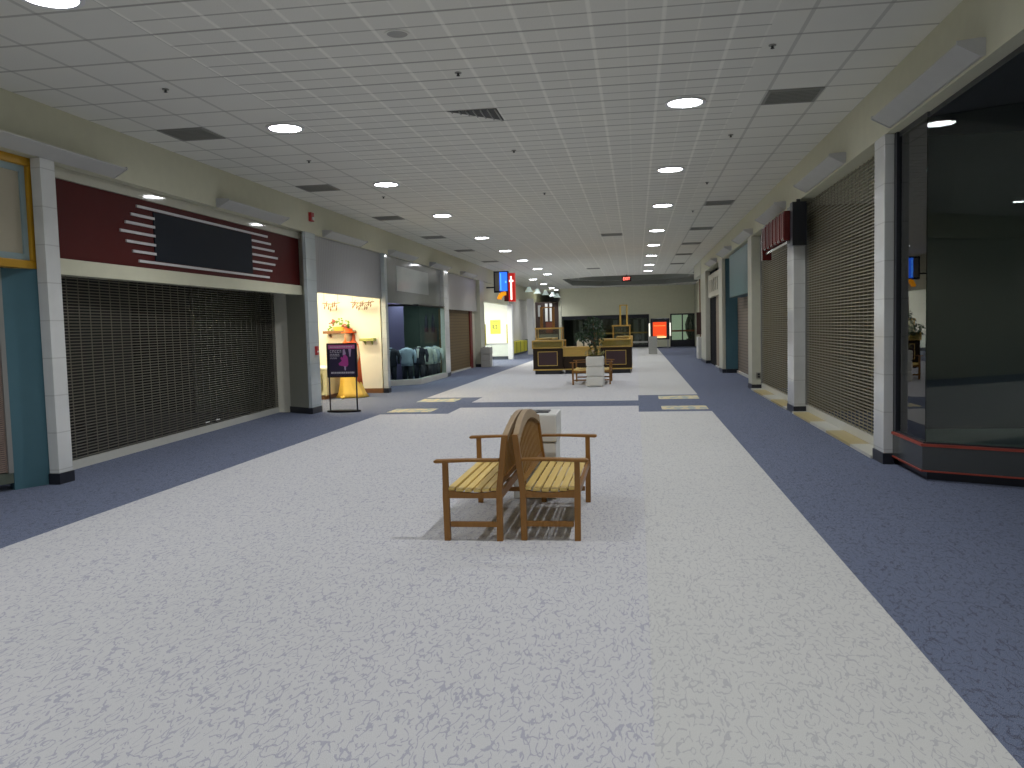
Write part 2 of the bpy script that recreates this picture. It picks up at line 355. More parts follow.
pillar(2.65, 2.75, 9.58, 9.97, 'white marble pillar between dark corner window and tall grille')
pillar(2.65, 2.86, 14.85, 15.45, 'white tiled pillar right below the red sign box', MARBLE)
p3 = pillar(2.65, 2.92, 20.1, 20.75, 'cream pillar with floor outlet between grille and teal shop front', CREAM2)
pillar(2.65, 2.75, 26.85, 27.9, 'slim cream pillar beyond the teal shop wall', CREAM2)
pillar(2.65, 2.83, 33.2, 35.4, 'last cream pillar on the right before the end doors', CREAM2)
t = thing('wall_outlet', 'square steel outlet plate low on the cream pillar', 'outlet', (2.80, 20.09, 0.26))
part('plate', MB().box(2.74, 2.86, 20.085, 20.099, 0.26, 0.40), mat('steel', (0.35, 0.34, 0.3), 0.3, 0.6), t)
part('socket', MB().box(2.775, 2.825, 20.078, 20.086, 0.28, 0.32).box(2.775, 2.825, 20.078, 20.086, 0.34, 0.38), BLACK, t)
t = thing('alarm_box', 'small red alarm pull box on the white pillar by poster stand', 'alarm', (-6.29, 15.85, 1.15))
part('housing', MB().box(-6.30, -6.26, 15.85, 15.95, 1.15, 1.32), mat('alarm_red', (0.45, 0.03, 0.03), 0.4), t); part('handle', MB().box(-6.26, -6.25, 15.87, 15.93, 1.2, 1.23), WHITE, t)
t = thing('fire_strobe', 'small red fire strobe high on the left fascia', 'alarm', (-6.32, 15.95, 3.78))
part('housing', MB().box(-6.33, -6.27, 15.88, 16.02, 3.78, 3.95), mat('alarm_red', (0.45, 0.03, 0.03), 0.4), t); part('lens', MB().box(-6.27, -6.25, 15.91, 15.99, 3.8, 3.86), WHITE, t)
# ------------------------------------------------------------ rolling grilles
def grille(label, a, b, z0, z1, m, rail=RAIL, pitch=0.05, col=0.23, r=0.0075, cw=0.008):
    a, b = Vector((*a, 0)), Vector((*b, 0)); L = (b-a).length; u = (b-a).normalized(); n = Vector((-u.y, u.x, 0))
    t = thing('rolling_grille', label, 'shutter', tuple((a+b)/2), 'rolling grilles over closed shops')
    g = MB(); z = z0+0.13; k = 0
    def bx(s0, s1, w0, w1, zz0, zz1):
        vs = [a+u*s+n*w+Vector((0,0,q)) for q in (zz0, zz1) for s, w in ((s0,w0),(s1,w0),(s1,w1),(s0,w1))]
        g.add(vs, [(0,3,2,1),(4,5,6,7),(0,1,5,4),(1,2,6,5),(2,3,7,6),(3,0,4,7)])
    while z < z1-0.02:
        bx(0.03, L-0.03, -r, r, z-r, z+r); z += pitch
    s = 0.1; i = 0
    while s < L-0.05:
        zz = z0+0.1; bx(s-cw, s+cw, -r*0.6, r*0.6, zz, z1)
        s += col; i += 1
    part('link_curtain', g, m, t)
    g = MB(); bx(0.0, L, -0.02, 0.02, z0, z0+0.11); part('bottom_bar', g, rail, t)
    for s0, s1 in ((0, 0.05), (L-0.05, L)):
        g = MB(); bx(s0, s1, -0.035, 0.035, z0+0.11, z1); part('guide_rail', g, mat('guide_grey', (0.30, 0.30, 0.28), 0.4, 0.3), t)
    for s_ in (L*0.55, L*0.6):
        g = MB(); bx(s_, s_+0.14, -0.03, -0.02, z0+0.16, z0+0.18)
        if L > 6: part('lock_plate', g, WHITE, t)
    return t
grille('wide closed grille under maroon sign on the left', (-6.80, 8.55), (-7.2, 16.2), 0.0, 2.42, METAL, pitch=0.038, r=0.0062, cw=0.005)
grille('tall closed grille between white pillar and dark corner window on the right', (2.87, 9.97), (2.87, 14.86), 0.04, 3.55, METALR, col=0.2, pitch=0.043, r=0.007)
grille('tall closed grille under the red sign box on the right', (2.88, 15.45), (2.88, 20.1), 0.04, 3.55, METALR, col=0.2, pitch=0.043, r=0.007)
grille('grey brown grille at far left edge beside teal wall', (-7.15, 6.8), (-6.60, 7.97), 0.08, 2.36, mat('brown_grille', (0.30, 0.22, 0.18), 0.5), pitch=0.022, r=0.008, rail=mat('olive_sill', (0.10, 0.12, 0.09), 0.6))
# thresholds on the right
th = MB().box(2.62, 2.9, 9.97, 14.85, 0, 0.035).box(2.62, 2.9, 15.45, 20.1, 0, 0.035)
g_ = NG('threshold_tile'); P, x, y, z = g_.pos()
c = g_.mix(g_.math('GREATER_THAN', g_.math('FRACT', g_.math('DIVIDE', y, 2.45)), 0.45), (0.56, 0.56, 0.50), (0.44, 0.36, 0.16)); g_.put(g_.b.inputs['Base Color'], c); g_.b.inputs['Roughness'].default_value = 0.35
struct('trim_1', th, MATS['threshold_tile'])
# ------------------------------------------------------------ shop A, far left
t = thing('sign_panel', 'beige shop sign in thick ochre yellow frame, far left', 'sign', (-6.5, 6.2, 2.34))
ya, yb, za, zb, fr = 3.1, 8.37, 2.36, 3.55, 0.09
part('frame', MB().box(-6.56,-6.44,ya,yb,za,za+fr).box(-6.56,-6.44,ya,yb,zb-fr,zb).box(-6.56,-6.44,yb-fr,yb,za+fr,zb-fr).box(-6.56,-6.44,ya,ya+fr,za+fr,zb-fr), YELLOW, t, bevel=0.01)
l = 0.07; part('liner', MB().box(-6.54,-6.48,ya+fr,yb-fr,za+fr,za+fr+l).box(-6.54,-6.48,ya+fr,yb-fr,zb-fr-l,zb-fr).box(-6.54,-6.48,yb-fr-l,yb-fr,za+fr+l,zb-fr-l), PALEBLUE, t)
part('sign_face', MB().box(-6.54,-6.50,ya+fr,yb-fr-l,za+fr+l,zb-fr-l), BEIGE, t)
struct('wall_teal_corner', MB().wallseg((-6.43, 8.32), (-6.595, 7.985), 0, 2.36, -0.1), TEAL)
struct('wall_store_front', MB().box(-8.0, -6.62, 2.9, 8.3, 2.42, 3.55).wallseg((-8.6, 4.2), (-7.18, 6.75), 0, 2.42, 0.1), TEAL)
# ------------------------------------------------------------ shop C, maroon sign
ya, yb = 8.52, 15.92
t = thing('shop_sign', 'long maroon shop sign with black panel and white speed stripes', 'sign', (-6.55, 12, 2.51))
part('backboard', MB().box(-6.6, -6.5, ya, yb, 2.51, 3.42), MAROON, t)
part('centre_panel', MB().box(-6.5, -6.485, 10.72, 13.67, 2.63, 3.29), NAVY, t)
rows = [(3.32, 10.34, 14.31), (3.20, 10.20, 14.43), (3.085, 10.07, 14.57), (2.965, 9.95, 14.70), (2.84, 10.07, 14.58), (2.72, 10.20, 14.44), (2.60, 10.33, 14.32)]
for i, (z, s, e) in enumerate(rows):
    if i in (0, 6): part('stripe', MB().box(-6.5, -6.48, s, e, z-0.017, z+0.017), STRIPE, t)
    else:
        part('stripe', MB().box(-6.5, -6.48, s, 10.74, z-0.017, z+0.017), STRIPE, t)
        part('stripe', MB().box(-6.5, -6.48, 13.68, e, z-0.017, z+0.017), STRIPE, t)
struct('trim_2', MB().box(-6.6, -6.46, ya, yb, 3.42, 3.55), mat('gloss_cream_band', (0.50, 0.49, 0.40), 0.05, spec=0.7))
struct('trim_3', MB().box(-7.3, -6.44, ya, yb, 2.40, 2.51).box(-6.6, -6.44, ya, yb, 2.33, 2.40), CREAM)
struct('wall_reveal', MB().wallseg((-7.22, 16.22), (-6.37, 15.64), 0.12, 3.5, 0.1), CREAM2)
struct('baseboard_reveal', MB().wallseg((-7.22, 16.21), (-6.37, 15.62), 0, 0.12, 0.1), BLACK)
struct('floor_shop_c', MB().box(-10.3, -7.3, 8.5, 16.0, 0, .012), DARK)
struct('wall_shop_c_back', MB().box(-10.3, -7.4, 8.42, 8.46, 0, 3.55), DARK)
# ------------------------------------------------------------ shop D, lit costume shop
struct('wall_ribbed', MB().box(-6.5, -6.40, 16.08, 20.72, 2.41, 3.55), CORR)
struct('wall_shop_interior', MB().box(-8.95, -6.47, 20.78, 20.9, 0, 3.0).box(-9.05, -8.95, 16.1, 20.9, 0, 3.0).box(-9.0, -6.62, 16.02, 16.1, 0, 3.0), WARMW)
struct('ceiling_shop', MB().box(-9.0, -6.5, 16.05, 20.9, 3.0, 3.05), WARMW)
struct('baseboard_shop', MB().box(-7.0, -6.45, 20.755, 20.785, 0, 0.12), BROWN)
WARML = mat('warm_strip', (0.9, 0.8, 0.6), 0.4, emit=(1.0, 0.86, 0.58), es=SHOP_W)
for y in (17.2, 19.4):
    t = thing('strip_light', 'warm strip light on the costume shop ceiling, %s' % ('near the entrance pillar' if y < 18 else 'above the mannequin'), 'lamp', (-7.7, y, 2.93), 'strip lights in the costume shop')
    part('housing', MB().box(-8.5, -6.9, y-0.1, y+0.1, 2.96, 3.0), WHITE, t); part('diffuser', MB().box(-8.45, -6.95, y-0.09, y+0.09, 2.93, 2.96), WARML, t)
def shelf(x0, x1, y0, y1, z, m, label):
    t = thing('wall_shelf', label, 'shelf', ((x0+x1)/2, y1, z)); part('board', MB().box(x0, x1, y0, y1, z, z+0.07), m, t, bevel=0.006)
    for xx in (x0+0.1, x1-0.1): part('bracket', MB().add([(xx-0.01,y1,z),(xx+0.01,y1,z),(xx-0.01,y1,z-0.1),(xx+0.01,y1,z-0.1),(xx-0.01,y0+0.05,z),(xx+0.01,y0+0.05,z)], [(0,2,4),(1,5,3),(0,4,5,1),(2,3,5,4),(0,1,3,2)]), m, t)
shelf(-7.9, -7.12, 20.45, 20.78, 1.55, BROWN, 'brown shelf with fruit and flower display in lit shop')
shelf(-6.98, -6.6, 20.55, 20.78, 1.34, mat('lime_shelf', (0.42, 0.45, 0.12), 0.5), 'small lime green shelf behind the orange dress')
t = thing('flower_arrangement', 'arrangement of pink and green flowers on brown shop shelf', 'flowers', (-7.5, 20.6, 1.62))
part('basket', MB().loft([(1.62,-7.5,20.6,0.14,0.09),(1.72,-7.5,20.6,0.19,0.11)], 14), GOLDS, t)
for nm, m, pts in (('leaf_cluster', mat('fresh_green', (0.16, 0.34, 0.05), 0.5), [(-7.62,1.80,.07),(-7.52,1.90,.08),(-7.45,1.84,.06),(-7.75,1.70,.06),(-7.27,1.80,.07),(-7.25,1.73,.05)]),
                   ('blossom_cluster', mat('pink_blossom', (0.55, 0.12, 0.12), 0.5), [(-7.70,1.80,.06),(-7.66,1.87,.05),(-7.36,1.76,.05),(-7.40,1.71,.05),(-7.33,1.70,.04)])):
    b = MB()
    for x_, z_, r_ in pts:
        for q in range(7):
            a1 = random.uniform(0, 6.28); rr = 1.35*r_*random.uniform(.2, 1); px_, pz_ = x_+rr*math.cos(a1), z_+rr*math.sin(a1)
            b.loft([(pz_-.02,px_,20.58,.004,.004),(pz_,px_,20.58+random.uniform(-.04,.04),.034,.03),(pz_+.02,px_,20.58,.005,.005)], 6)
    part(nm, b, m, t)
t = thing('brown_garland', 'brown leafy garland hanging at the top of the lit shop', 'garland', (-7.0, 20.5, 2.1))
for x0_, n_ in ((-7.85, 7), (-7.1, 10)):
    b = MB()
    for q in range(n_):
        x_ = x0_+q*0.052; z_ = 2.22+0.06*math.sin(q*1.7)
        b.loft([(z_-0.05,x_,20.5,.006,.006),(z_,x_+.01,20.5,.022,.01),(z_+.05,x_+.02,20.5,.004,.004)], 6)
        b.tube([(x_,20.5,z_+.04),(x_+.03,20.5,z_+.1)], 0.01, 5)
    b.tube([(x0_-.05,20.5,2.33),(x0_+n_*.026,20.52,2.30),(x0_+n_*.052+.05,20.5,2.33)], .012, 6)
    part('leaf_spray', b, BROWN, t); part('cord', MB().tube([(x0_,20.5,2.33),(x0_,20.5,3.0)], .004, 5), BROWN, t); part('cord', MB().tube([(x0_+n_*.052,20.5,2.33),(x0_+n_*.052,20.5,3.0)], .004, 5), BROWN, t)
t = thing('display_cabinet', 'low white display cabinet behind the poster stand in lit shop', 'cabinet', (-7.7, 19.6, 0))
part('body', MB().box(-8.2, -7.25, 18.9, 20.3, 0.1, 0.72), mat('cabinet_cream', (0.58, 0.54, 0.34), 0.5), t, bevel=0.01); part('plinth', MB().box(-8.15, -7.3, 18.95, 20.3, 0, 0.1), BROWN, t)
part('top', MB().box(-8.22, -7.2, 18.87, 20.32, 0.72, 0.76), WHITE, t); part('glass_door', MB().box(-8.1, -7.35, 18.88, 18.9, 0.2, 0.62), GLASSK, t)
# mannequin in orange dress
t = thing('mannequin', 'mannequin in long orange and gold gown with orange hat', 'mannequin', (-6.88, 19.5, 0))
mx_, my_ = -6.88, 19.5
part('body', MB().loft([(1.22,mx_,my_,.045,.045),(1.34,mx_,my_,.05,.05),(1.38,mx_,my_-.01,.065,.07),(1.47,mx_,my_-.015,.078,.088),(1.56,mx_,my_-.01,.07,.08),(1.60,mx_,my_,.03,.03)], 18)
     .tube([(mx_+.17,my_,1.24),(mx_+.25,my_-.03,1.02),(mx_+.20,my_-.10,.82)], [.04,.034,.026]).tube([(mx_-.17,my_,1.24),(mx_-.26,my_-.02,1.02),(mx_-.24,my_-.1,.80)], [.04,.034,.026]), SKINM, t, smooth=True)
part('gown', MB().loft([(0.015,mx_+.05,my_-.05,.40,.27),(.12,mx_+.04,my_-.03,.33,.25),(0.30,mx_+.01,my_,.27,.24),(.6,mx_,my_,.22,.20),(.9,mx_,my_,.17,.15),(1.02,mx_,my_,.125,.10),(1.15,mx_,my_,.155,.115),(1.27,mx_,my_,.19,.10),(1.31,mx_,my_,.09,.07)], 36, .05, 9), GOLDS, t, smooth=True)
part('cloak', MB().loft([(.30,mx_+.03,my_+.02,.25,.24),(.7,mx_+.03,my_+.03,.22,.21),(1.05,mx_+.02,my_+.05,.21,.18),(1.28,mx_+.0,my_+.05,.20,.15),(1.38,mx_,my_+.07,.13,.10),(1.5,mx_,my_+.08,.12,.09),(1.6,mx_,my_+.07,.08,.07)], 30, .06, 8), ORANGE, t, smooth=True)
part('hat', MB().loft([(1.56,mx_,my_,.17,.17),(1.585,mx_,my_,.17,.17),(1.59,mx_,my_,.10,.10),(1.67,mx_,my_,.09,.09)], 20), ORANGE, t)
part('shoe', MB().box(mx_-.12, mx_-.03, my_-.42, my_-.2, 0, .06), GOLDS, t, bevel=.02)
part('hair', MB().loft([(1.24,mx_,my_+.05,.10,.06),(1.4,mx_,my_+.04,.095,.08),(1.56,mx_,my_+.03,.085,.08)], 14), mat('auburn_hair', (0.30, 0.07, 0.02), 0.6), t, smooth=True)
# ------------------------------------------------------------ poster stand
sy = 15.97
t = thing('poster_stand', 'black floor stand holding a pink and black framed poster', 'sign stand', (-5.79, sy, 0))
part('base_plate', MB().cyl((0,0), .30, 0, .03, 28), mat('matte_black', (0.01, 0.01, 0.012), 0.9, spec=0.1), t)
for x_ in (-6.07, -5.51): part('post', MB().box(x_-.012, x_+.012, sy-.012, sy+.012, .02, 1.36), BLACK, t)
fr_ = part('poster_frame', MB().box(-6.10,-5.48,sy-.02,sy+.02,.69,.72).box(-6.10,-5.48,sy-.02,sy+.02,1.34,1.37).box(-6.10,-6.07,sy-.02,sy+.02,.72,1.34).box(-5.51,-5.48,sy-.02,sy+.02,.72,1.34), BLACK, t)
part('poster', MB().box(-6.07,-5.51,sy-.012,sy+.012,.72,1.34), mat('poster_black', (0.035, 0.025, 0.06), .4), fr_)
part('pink_band', MB().box(-6.065,-5.515,sy-.015,sy-.0125,1.255,1.338), mat('poster_pink', (0.55, 0.12, 0.30), .4), fr_)
GT = mat('poster_grey_print', (0.55, 0.52, 0.56), .5); b = MB()
for z_, hh, ws in ((1.235,.055,[.03,.045,.03,.04,.03]), (1.16,.055,[.04,.03,.045,.03]), (1.085,.028,[.04,.035,.03])):
    x_ = -6.03
    for w_ in ws:
        b.box(x_, x_+w_*.25, sy-.0145, sy-.0125, z_-hh, z_); b.box(x_, x_+w_, sy-.0145, sy-.0125, z_-hh*.25, z_)
        if random.random() < .6: b.box(x_+w_*.75, x_+w_, sy-.0145, sy-.0125, z_-hh, z_)
        else: b.box(x_, x_+w_, sy-.0145, sy-.0125, z_-hh, z_-hh*.75)
        x_ += w_+.014
x_ = -6.02
while x_ < -5.56: w_ = random.uniform(.015,.035); b.box(x_, x_+w_, sy-.0145, sy-.0125, .765, .80); x_ += w_+.01
x_ = -6.03
while x_ < -5.56: w_ = random.uniform(.02,.05); b.box(x_, x_+w_, sy-.018, sy-.0155, 1.285, 1.305); x_ += w_+.012
part('print', b, GT, fr_)
part('printed_figure', MB().add([(x_, sy-.0145, z_) for x_, z_ in ((-5.75,1.14),(-5.72,1.15),(-5.67,1.09),(-5.66,1.02),(-5.66,.94),(-5.69,.90),(-5.76,.91),(-5.85,.93),(-5.86,.97),(-5.79,1.02),(-5.82,1.07),(-5.80,1.10),(-5.77,1.08))], [tuple(range(13))]), mat('poster_magenta', (0.45, 0.06, 0.28), .4), fr_)
part('printed_highlight', MB().add([(x_, sy-.0148, z_) for x_, z_ in ((-5.765,1.24),(-5.725,1.25),(-5.70,1.15),(-5.77,1.13))], [(0,1,2,3)]).add([(x_, sy-.0148, z_) for x_, z_ in ((-5.75,.91),(-5.71,.91),(-5.715,.83),(-5.74,.83))], [(0,1,2,3)]).add([(x_, sy-.0148, z_) for x_, z_ in ((-5.65,1.26),(-5.59,1.26),(-5.61,1.10),(-5.63,1.10))], [(0,1,2,3)]), mat('poster_lilac', (0.45, 0.34, 0.50), .4), fr_)
for o in t.children:
    if o.name.startswith('base_plate'): o.data.transform(Matrix.Translation((-5.79, sy, 0)) @ Matrix.Diagonal((1.15, .55, 1, 1)))
# ------------------------------------------------------------ shop E, suit shop
t = thing('shop_sign', 'glossy grey fascia panel with paler blank sign rectangle above suits', 'sign', (-6.42, 24.4, 2.24))
part('backboard', MB().box(-6.52, -6.40, 20.92, 27.25, 2.32, 3.55), PANEL, t)
part('blank_panel', MB().box(-6.40, -6.385, 22.1, 25.6, 2.66, 3.34), PANELL, t)
w = bpy.data.objects.new('window_1', None); COL.objects.link(w); w.location = (-6.3, 24, 0); w['kind'] = 'structure'
A_, B_, C_ = (-7.35, 23.0), (-6.28, 23.9), (-6.26, 27.24)
part('glass_pane', MB().wallseg(A_, B_, .16, 2.32, .012), GLASSW, w); part('glass_pane', MB().wallseg(B_, C_, .16, 2.32, .012), GLASSW, w)
part('sill', MB().wallseg((A_[0],A_[1]-.03), (B_[0]+.03,B_[1]-.03), 0, .16, .14).wallseg((B_[0]+.03,B_[1]-.03), (C_[0]+.03,C_[1]), 0, .16, .14), RAIL, w)
part('head_frame', MB().wallseg(A_, B_, 2.28, 2.34, .04).wallseg(B_, C_, 2.28, 2.34, .04), BLACK, w)
part('jamb', MB().box(-6.36, -6.26, 27.17, 27.24, .16, 2.32), RAIL, w)
struct('wall_suit_shop', MB().box(-9.2, -6.45, 28.05, 28.15, 0, 2.6).box(-9.3, -9.2, 21.1, 28.2, 0, 2.6), mat('suit_shop_green', (0.07, 0.10, 0.085), .7))
struct('wall_purple', MB().wallseg((-9.2, 25.3), (-7.30, 25.9), 0, 2.5, .06), mat('purple_wall', (0.085, 0.07, 0.15), .7))
struct('ceiling_suit_shop', MB().box(-10.3, -6.52, 20.95, 28.2, 2.6, 2.66), mat('suit_shop_green', (0.07, 0.10, 0.085), .7))
def suit(x, y, label, coat, shirtm, legs=True, h=1.06):
    t = thing('suit_mannequin', label, 'mannequin', (x, y, 0), 'headless suit mannequins in the shop window'); s = h/1.45
    part('jacket', MB().loft([(.68*s,x,y,.19,.13),(.85*s,x,y,.185,.125),(1.02*s,x,y,.165,.115),(1.2*s,x,y,.20,.125),(1.33*s,x,y,.225,.115),(1.40*s,x,y,.15,.08),(1.43*s,x,y,.07,.06)], 20)
         .tube([(x+.21,y,1.34*s),(x+.27,y-.02,1.08*s),(x+.26,y-.05,.80*s)], [.06,.052,.04]).tube([(x-.21,y,1.34*s),(x-.27,y-.02,1.08*s),(x-.26,y-.05,.80*s)], [.06,.052,.04]), coat, t, smooth=True)
    part('shirt_front', MB().add([(x-.05,y-.135,1.38*s),(x+.05,y-.135,1.38*s),(x+.012,y-.15,.98*s),(x-.012,y-.15,.98*s)], [(0,1,2,3)]).loft([(1.38*s,x,y,.06,.06),(1.47*s,x,y,.052,.052)], 12), shirtm, t)
    part('trousers', MB().loft([(.03,x-.09,y,.07,.09),(.4*s,x-.09,y,.08,.09),(.74*s,x-.08,y,.10,.11)], 14).loft([(.03,x+.09,y,.07,.09),(.4*s,x+.09,y,.08,.09),(.74*s,x+.08,y,.10,.11)], 14), SUITK, t, smooth=True)
    part('stand_base', MB().cyl((x,y), .16, 0, .03, 20), BLACK, t)
suit(-7.38, 24.6, 'headless mannequin in black suit at the left end of the window', SUITK, SHIRT)
suit(-6.98, 25.0, 'headless mannequin in pale blue shirt and black trousers', SHIRT, SHIRT)
suit(-6.73, 25.5, 'headless mannequin in black suit right of the pale blue shirt', SUITK, WHITE)
suit(-6.60, 26.05, 'headless mannequin in ivory jacket behind the window corner', SUITG, SHIRT, h=1.04)
suit(-6.62, 26.6, 'headless mannequin in checked pale jacket in the window', mat('checked_cloth', (0.33, 0.38, 0.42), .8, var=.3, scale=40), SHIRT, h=1.02)
suit(-6.60, 27.05, 'headless mannequin in ivory jacket nearest the pale pillar', SUITG, SHIRT, h=1.04)
SUITL = mat('cool_strip', (0.8, 0.9, 0.9), .4, emit=(0.85, 0.95, 1.0), es=14.0)
t = thing('strip_light', 'cool strip light inside the suit shop ceiling', 'lamp', (-7.4, 24.4, 2.55))
part('housing', MB().box(-7.5, -7.1, 23.6, 27.0, 2.57, 2.595), WHITE, t); part('diffuser', MB().box(-7.46, -7.14, 23.7, 26.9, 2.55, 2.57), SUITL, t)
for x_ in (-6.95, -6.72):
    solo('hanging_garment', MB().loft([(1.5,x_,27.4,.06,.04),(1.9,x_,27.4,.055,.035),(2.1,x_,27.4,.02,.02)], 10), SUITK, 'dark garment hanging above the pale jackets, %s' % ('left one' if x_ < -6.8 else 'right one'), 'clothing', 'garments hanging in the suit shop')
# ------------------------------------------------------------ shop F, brown shutter
struct('wall_ribbed_far', MB().box(-6.56, -6.44, 27.95, 33.85, 2.28, 3.55), mat('pale_grey_panel', (0.42, 0.42, 0.40), .5))
t = thing('roller_shutter', 'closed brown roller shutter with dark red edge on the left', 'shutter', (-6.6, 30.4, 0))
part('curtain', MB().box(-6.66, -6.60, 27.97, 32.9, .06, 2.28), SHUTB, t); part('edge_strip', MB().box(-6.67, -6.55, 32.9, 33.35, .0, 2.28), REDM, t); part('bottom_bar', MB().box(-6.66, -6.56, 27.97, 32.9, 0, .06), RAIL, t)
b = MB()
for k in range(20): b.box(-6.60, -6.594, 27.97, 32.9, .12+k*.108, .12+k*.108+.03)
part('slat_ridges', b, mat('brown_ridge', (0.10, 0.065, 0.02), .6), t)
struct('wall_cream_strip', MB().box(-6.7, -6.55, 33.35, 33.86, 0, 2.28), CREAM2)
# tiled bins
def tile_bin(x0, x1, y0, y1, h, label, m=CONC):
    t = thing('trash_bin', label, 'trash bin', ((x0+x1)/2, (y0+y1)/2, 0)); k = h/3
    for i in range(3): part('precast_block', MB().box(x0+(.012 if i < 2 else 0), x1-(.012 if i < 2 else 0), y0+(.012 if i < 2 else 0), y1-(.012 if i < 2 else 0), i*k+.004*(i > 0), (i+1)*k), m, t, bevel=.012)
    cx, cy = (x0+x1)/2, (y0+y1)/2; w = (x1-x0)*.30
    part('opening', MB().box(cx-w, cx+w, cy-w*.75, cy+w*.75, h, h+.012), BLACK, t)
    return t
PRE = mat('precast_white', (0.70, 0.70, 0.66), .4, var=.04); PREG = mat('precast_grey', (0.40, 0.40, 0.37), .6, var=.08, scale=20)
tile_bin(-1.17, -.74, 7.64, 8.11, .79, 'white block trash bin with black opening behind nearest benches', PRE)
tile_bin(-6.28, -5.86, 33.5, 34.0, .80, 'grey tiled bin standing against the cream left pillar', PREG)
tile_bin(.62, 1.08, 44.6, 45.1, .92, 'grey speckled bin in front of the red display', PREG)
# ------------------------------------------------------------ shop G, white lit recess
BRW = mat('lit_white_wall', (0.85, 0.86, 0.80), .5)
struct('wall_white_shop', MB().box(-10.3, -6.35, 42.0, 42.12, .78, 3.1).box(-10.3, -10.2, 34.8, 42.0, 0, 3.1), BRW)
struct('ceiling_white_shop', MB().box(-10.3, -6.5, 34.6, 42.1, 3.12, 3.2), BRW)
struct('wall_shop_g_header', MB().box(-6.6, -6.4, 34.75, 42.4, 2.72, 3.55), CREAM)
WL = mat('white_panel_light', (1, 1, .95), .4, emit=(1.0, .98, .85), es=60)
for i, y in enumerate((36.5, 39.5)):
    t = thing('panel_light', 'white panel light in the bright shop ceiling, %s' % ('nearer' if i == 0 else 'farther'), 'lamp', (-7.6, y, 3.08), 'panel lights of the bright shop')
    part('frame', MB().box(-8.5, -6.8, y-.35, y+.35, 3.10, 3.12), WHITE, t); part('diffuser', MB().box(-8.4, -6.9, y-.3, y+.3, 3.08, 3.10), WL, t)
t = thing('service_counter', 'white service counter with dark kick plate in bright shop', 'counter', (-7.0, 41.5, 0))
part('body', MB().box(-8.6, -6.34, 41.3, 42.0, .16, .76), mat('pale_green_counter', (0.66, 0.72, 0.66), .4), t); part('top', MB().box(-8.62, -6.32, 41.27, 42.0, .76, .80), mat('grey_top', (0.4, 0.42, 0.45), .4), t); part('kick_plate', MB().box(-8.6, -6.36, 41.34, 42.0, 0, .16), mat('kick_dark', (0.06, 0.075, 0.1), .6), t)
t = thing('wall_poster', 'yellow square notice on the white wall of bright shop', 'poster', (-7.05, 41.98, 1.28))
part('sheet', MB().box(-7.32, -6.80, 41.97, 41.995, 1.28, 1.98), mat('yellow_paper', (0.80, 0.85, 0.10), .6), t)
part('print', MB().box(-7.20,-7.14,41.962,41.97,1.55,1.75).box(-7.20,-7.02,41.962,41.97,1.55,1.58).box(-7.08,-6.98,41.962,41.97,1.70,1.74).box(-7.0,-6.96,41.962,41.97,1.5,1.74).box(-7.22,-6.9,41.962,41.97,1.87,1.90).box(-7.24,-6.88,41.962,41.97,1.38,1.40), mat('olive_print', (0.20, 0.20, 0.08), .6), t)
solo('corner_post', MB().box(-6.32, -6.08, 41.2, 41.6, 0, 2.72), mat('cool_white_post', (0.75, 0.77, 0.78), .4), 'white corner post below the red and blue blade sign', 'post', bevel=.01)
for y_, x_ in ((35.0, -6.36), (41.9, -6.4)):
    solo('yellow_edge_strip', MB().box(x_-.08, x_+.05, y_, y_+.1, 0.80 if y_ > 40 else 0.85, 1.75), mat('mustard', (0.50, 0.45, 0.04), .5), 'yellow strip on the %s edge of the bright shop opening' % ('near' if y_ < 40 else 'far'), 'trim strip', 'yellow edge strips')
# blade sign with glowing faces
by = 36.0
t = thing('blade_sign', 'projecting shop sign with glowing blue face and red letters strip', 'sign', (-5.8, by, 2.8))
part('housing', MB().box(-6.06, -5.42, by-.10, by+.12, 3.10, 4.02), BLACK, t, bevel=.01)
part('wall_arm', MB().box(-6.42, -6.06, by-.03, by+.03, 3.3, 3.36), BLACK, t)
part('grey_panel', MB().box(-6.0, -5.80, by-.11, by-.10, 3.18, 3.96), mat('sign_grey', (0.25, 0.24, 0.22), .5), t)
part('blue_face', MB().box(-5.80, -5.47, by-.112, by-.10, 3.16, 3.97), mat('blue_glow', (0.02, 0.08, 0.5), .4, emit=(0.03, 0.16, 1.0), es=1.5), t)
b = MB(); b.box(-5.77,-5.73,by-.122,by-.112,3.2,3.92); b.box(-5.56,-5.5,by-.122,by-.112,3.5,3.6)
part('blue_highlight', b, mat('blue_pale_glow', (0.1, 0.3, 0.8), .4, emit=(0.10, 0.42, 1.0), es=1.4), t)
arc = [(-5.98+.0, 2.80)]; pts = []
for k in range(9):
    a = PI*(1-k/8*.55); pts.append((-5.58+.34*math.cos(a), 2.82+.33*math.sin(a)))
for k in range(8, -1, -1):
    a = PI*(1-k/8*.55); pts.append((-5.56+.18*math.cos(a), 2.80+.18*math.sin(a)))
part('orange_arc', MB().xprism(pts, by-.1, by), mat('orange_glow', (0.8, 0.3, 0.01), .4, emit=(1.0, .38, .01), es=.8), t)
part('red_block', MB().box(-5.62, -5.30, by-.06, by+.1, 2.72, 3.10), mat('deep_red', (0.16, 0.01, 0.01), .4), t)
part('red_channel', MB().box(-5.42, -5.14, by-.1, by+.12, 2.70, 3.92), mat('red_glow', (0.5, 0.02, 0.02), .4, emit=(.75, .03, .02), es=.45), t)
part('white_tube', MB().box(-5.33, -5.27, by-.12, by-.1, 2.78, 3.78).box(-5.38,-5.2,by-.12,by-.1,3.55,3.62), mat('white_neon', (1, .9, .85), .4, emit=(1, .82, .75), es=2.2), t)
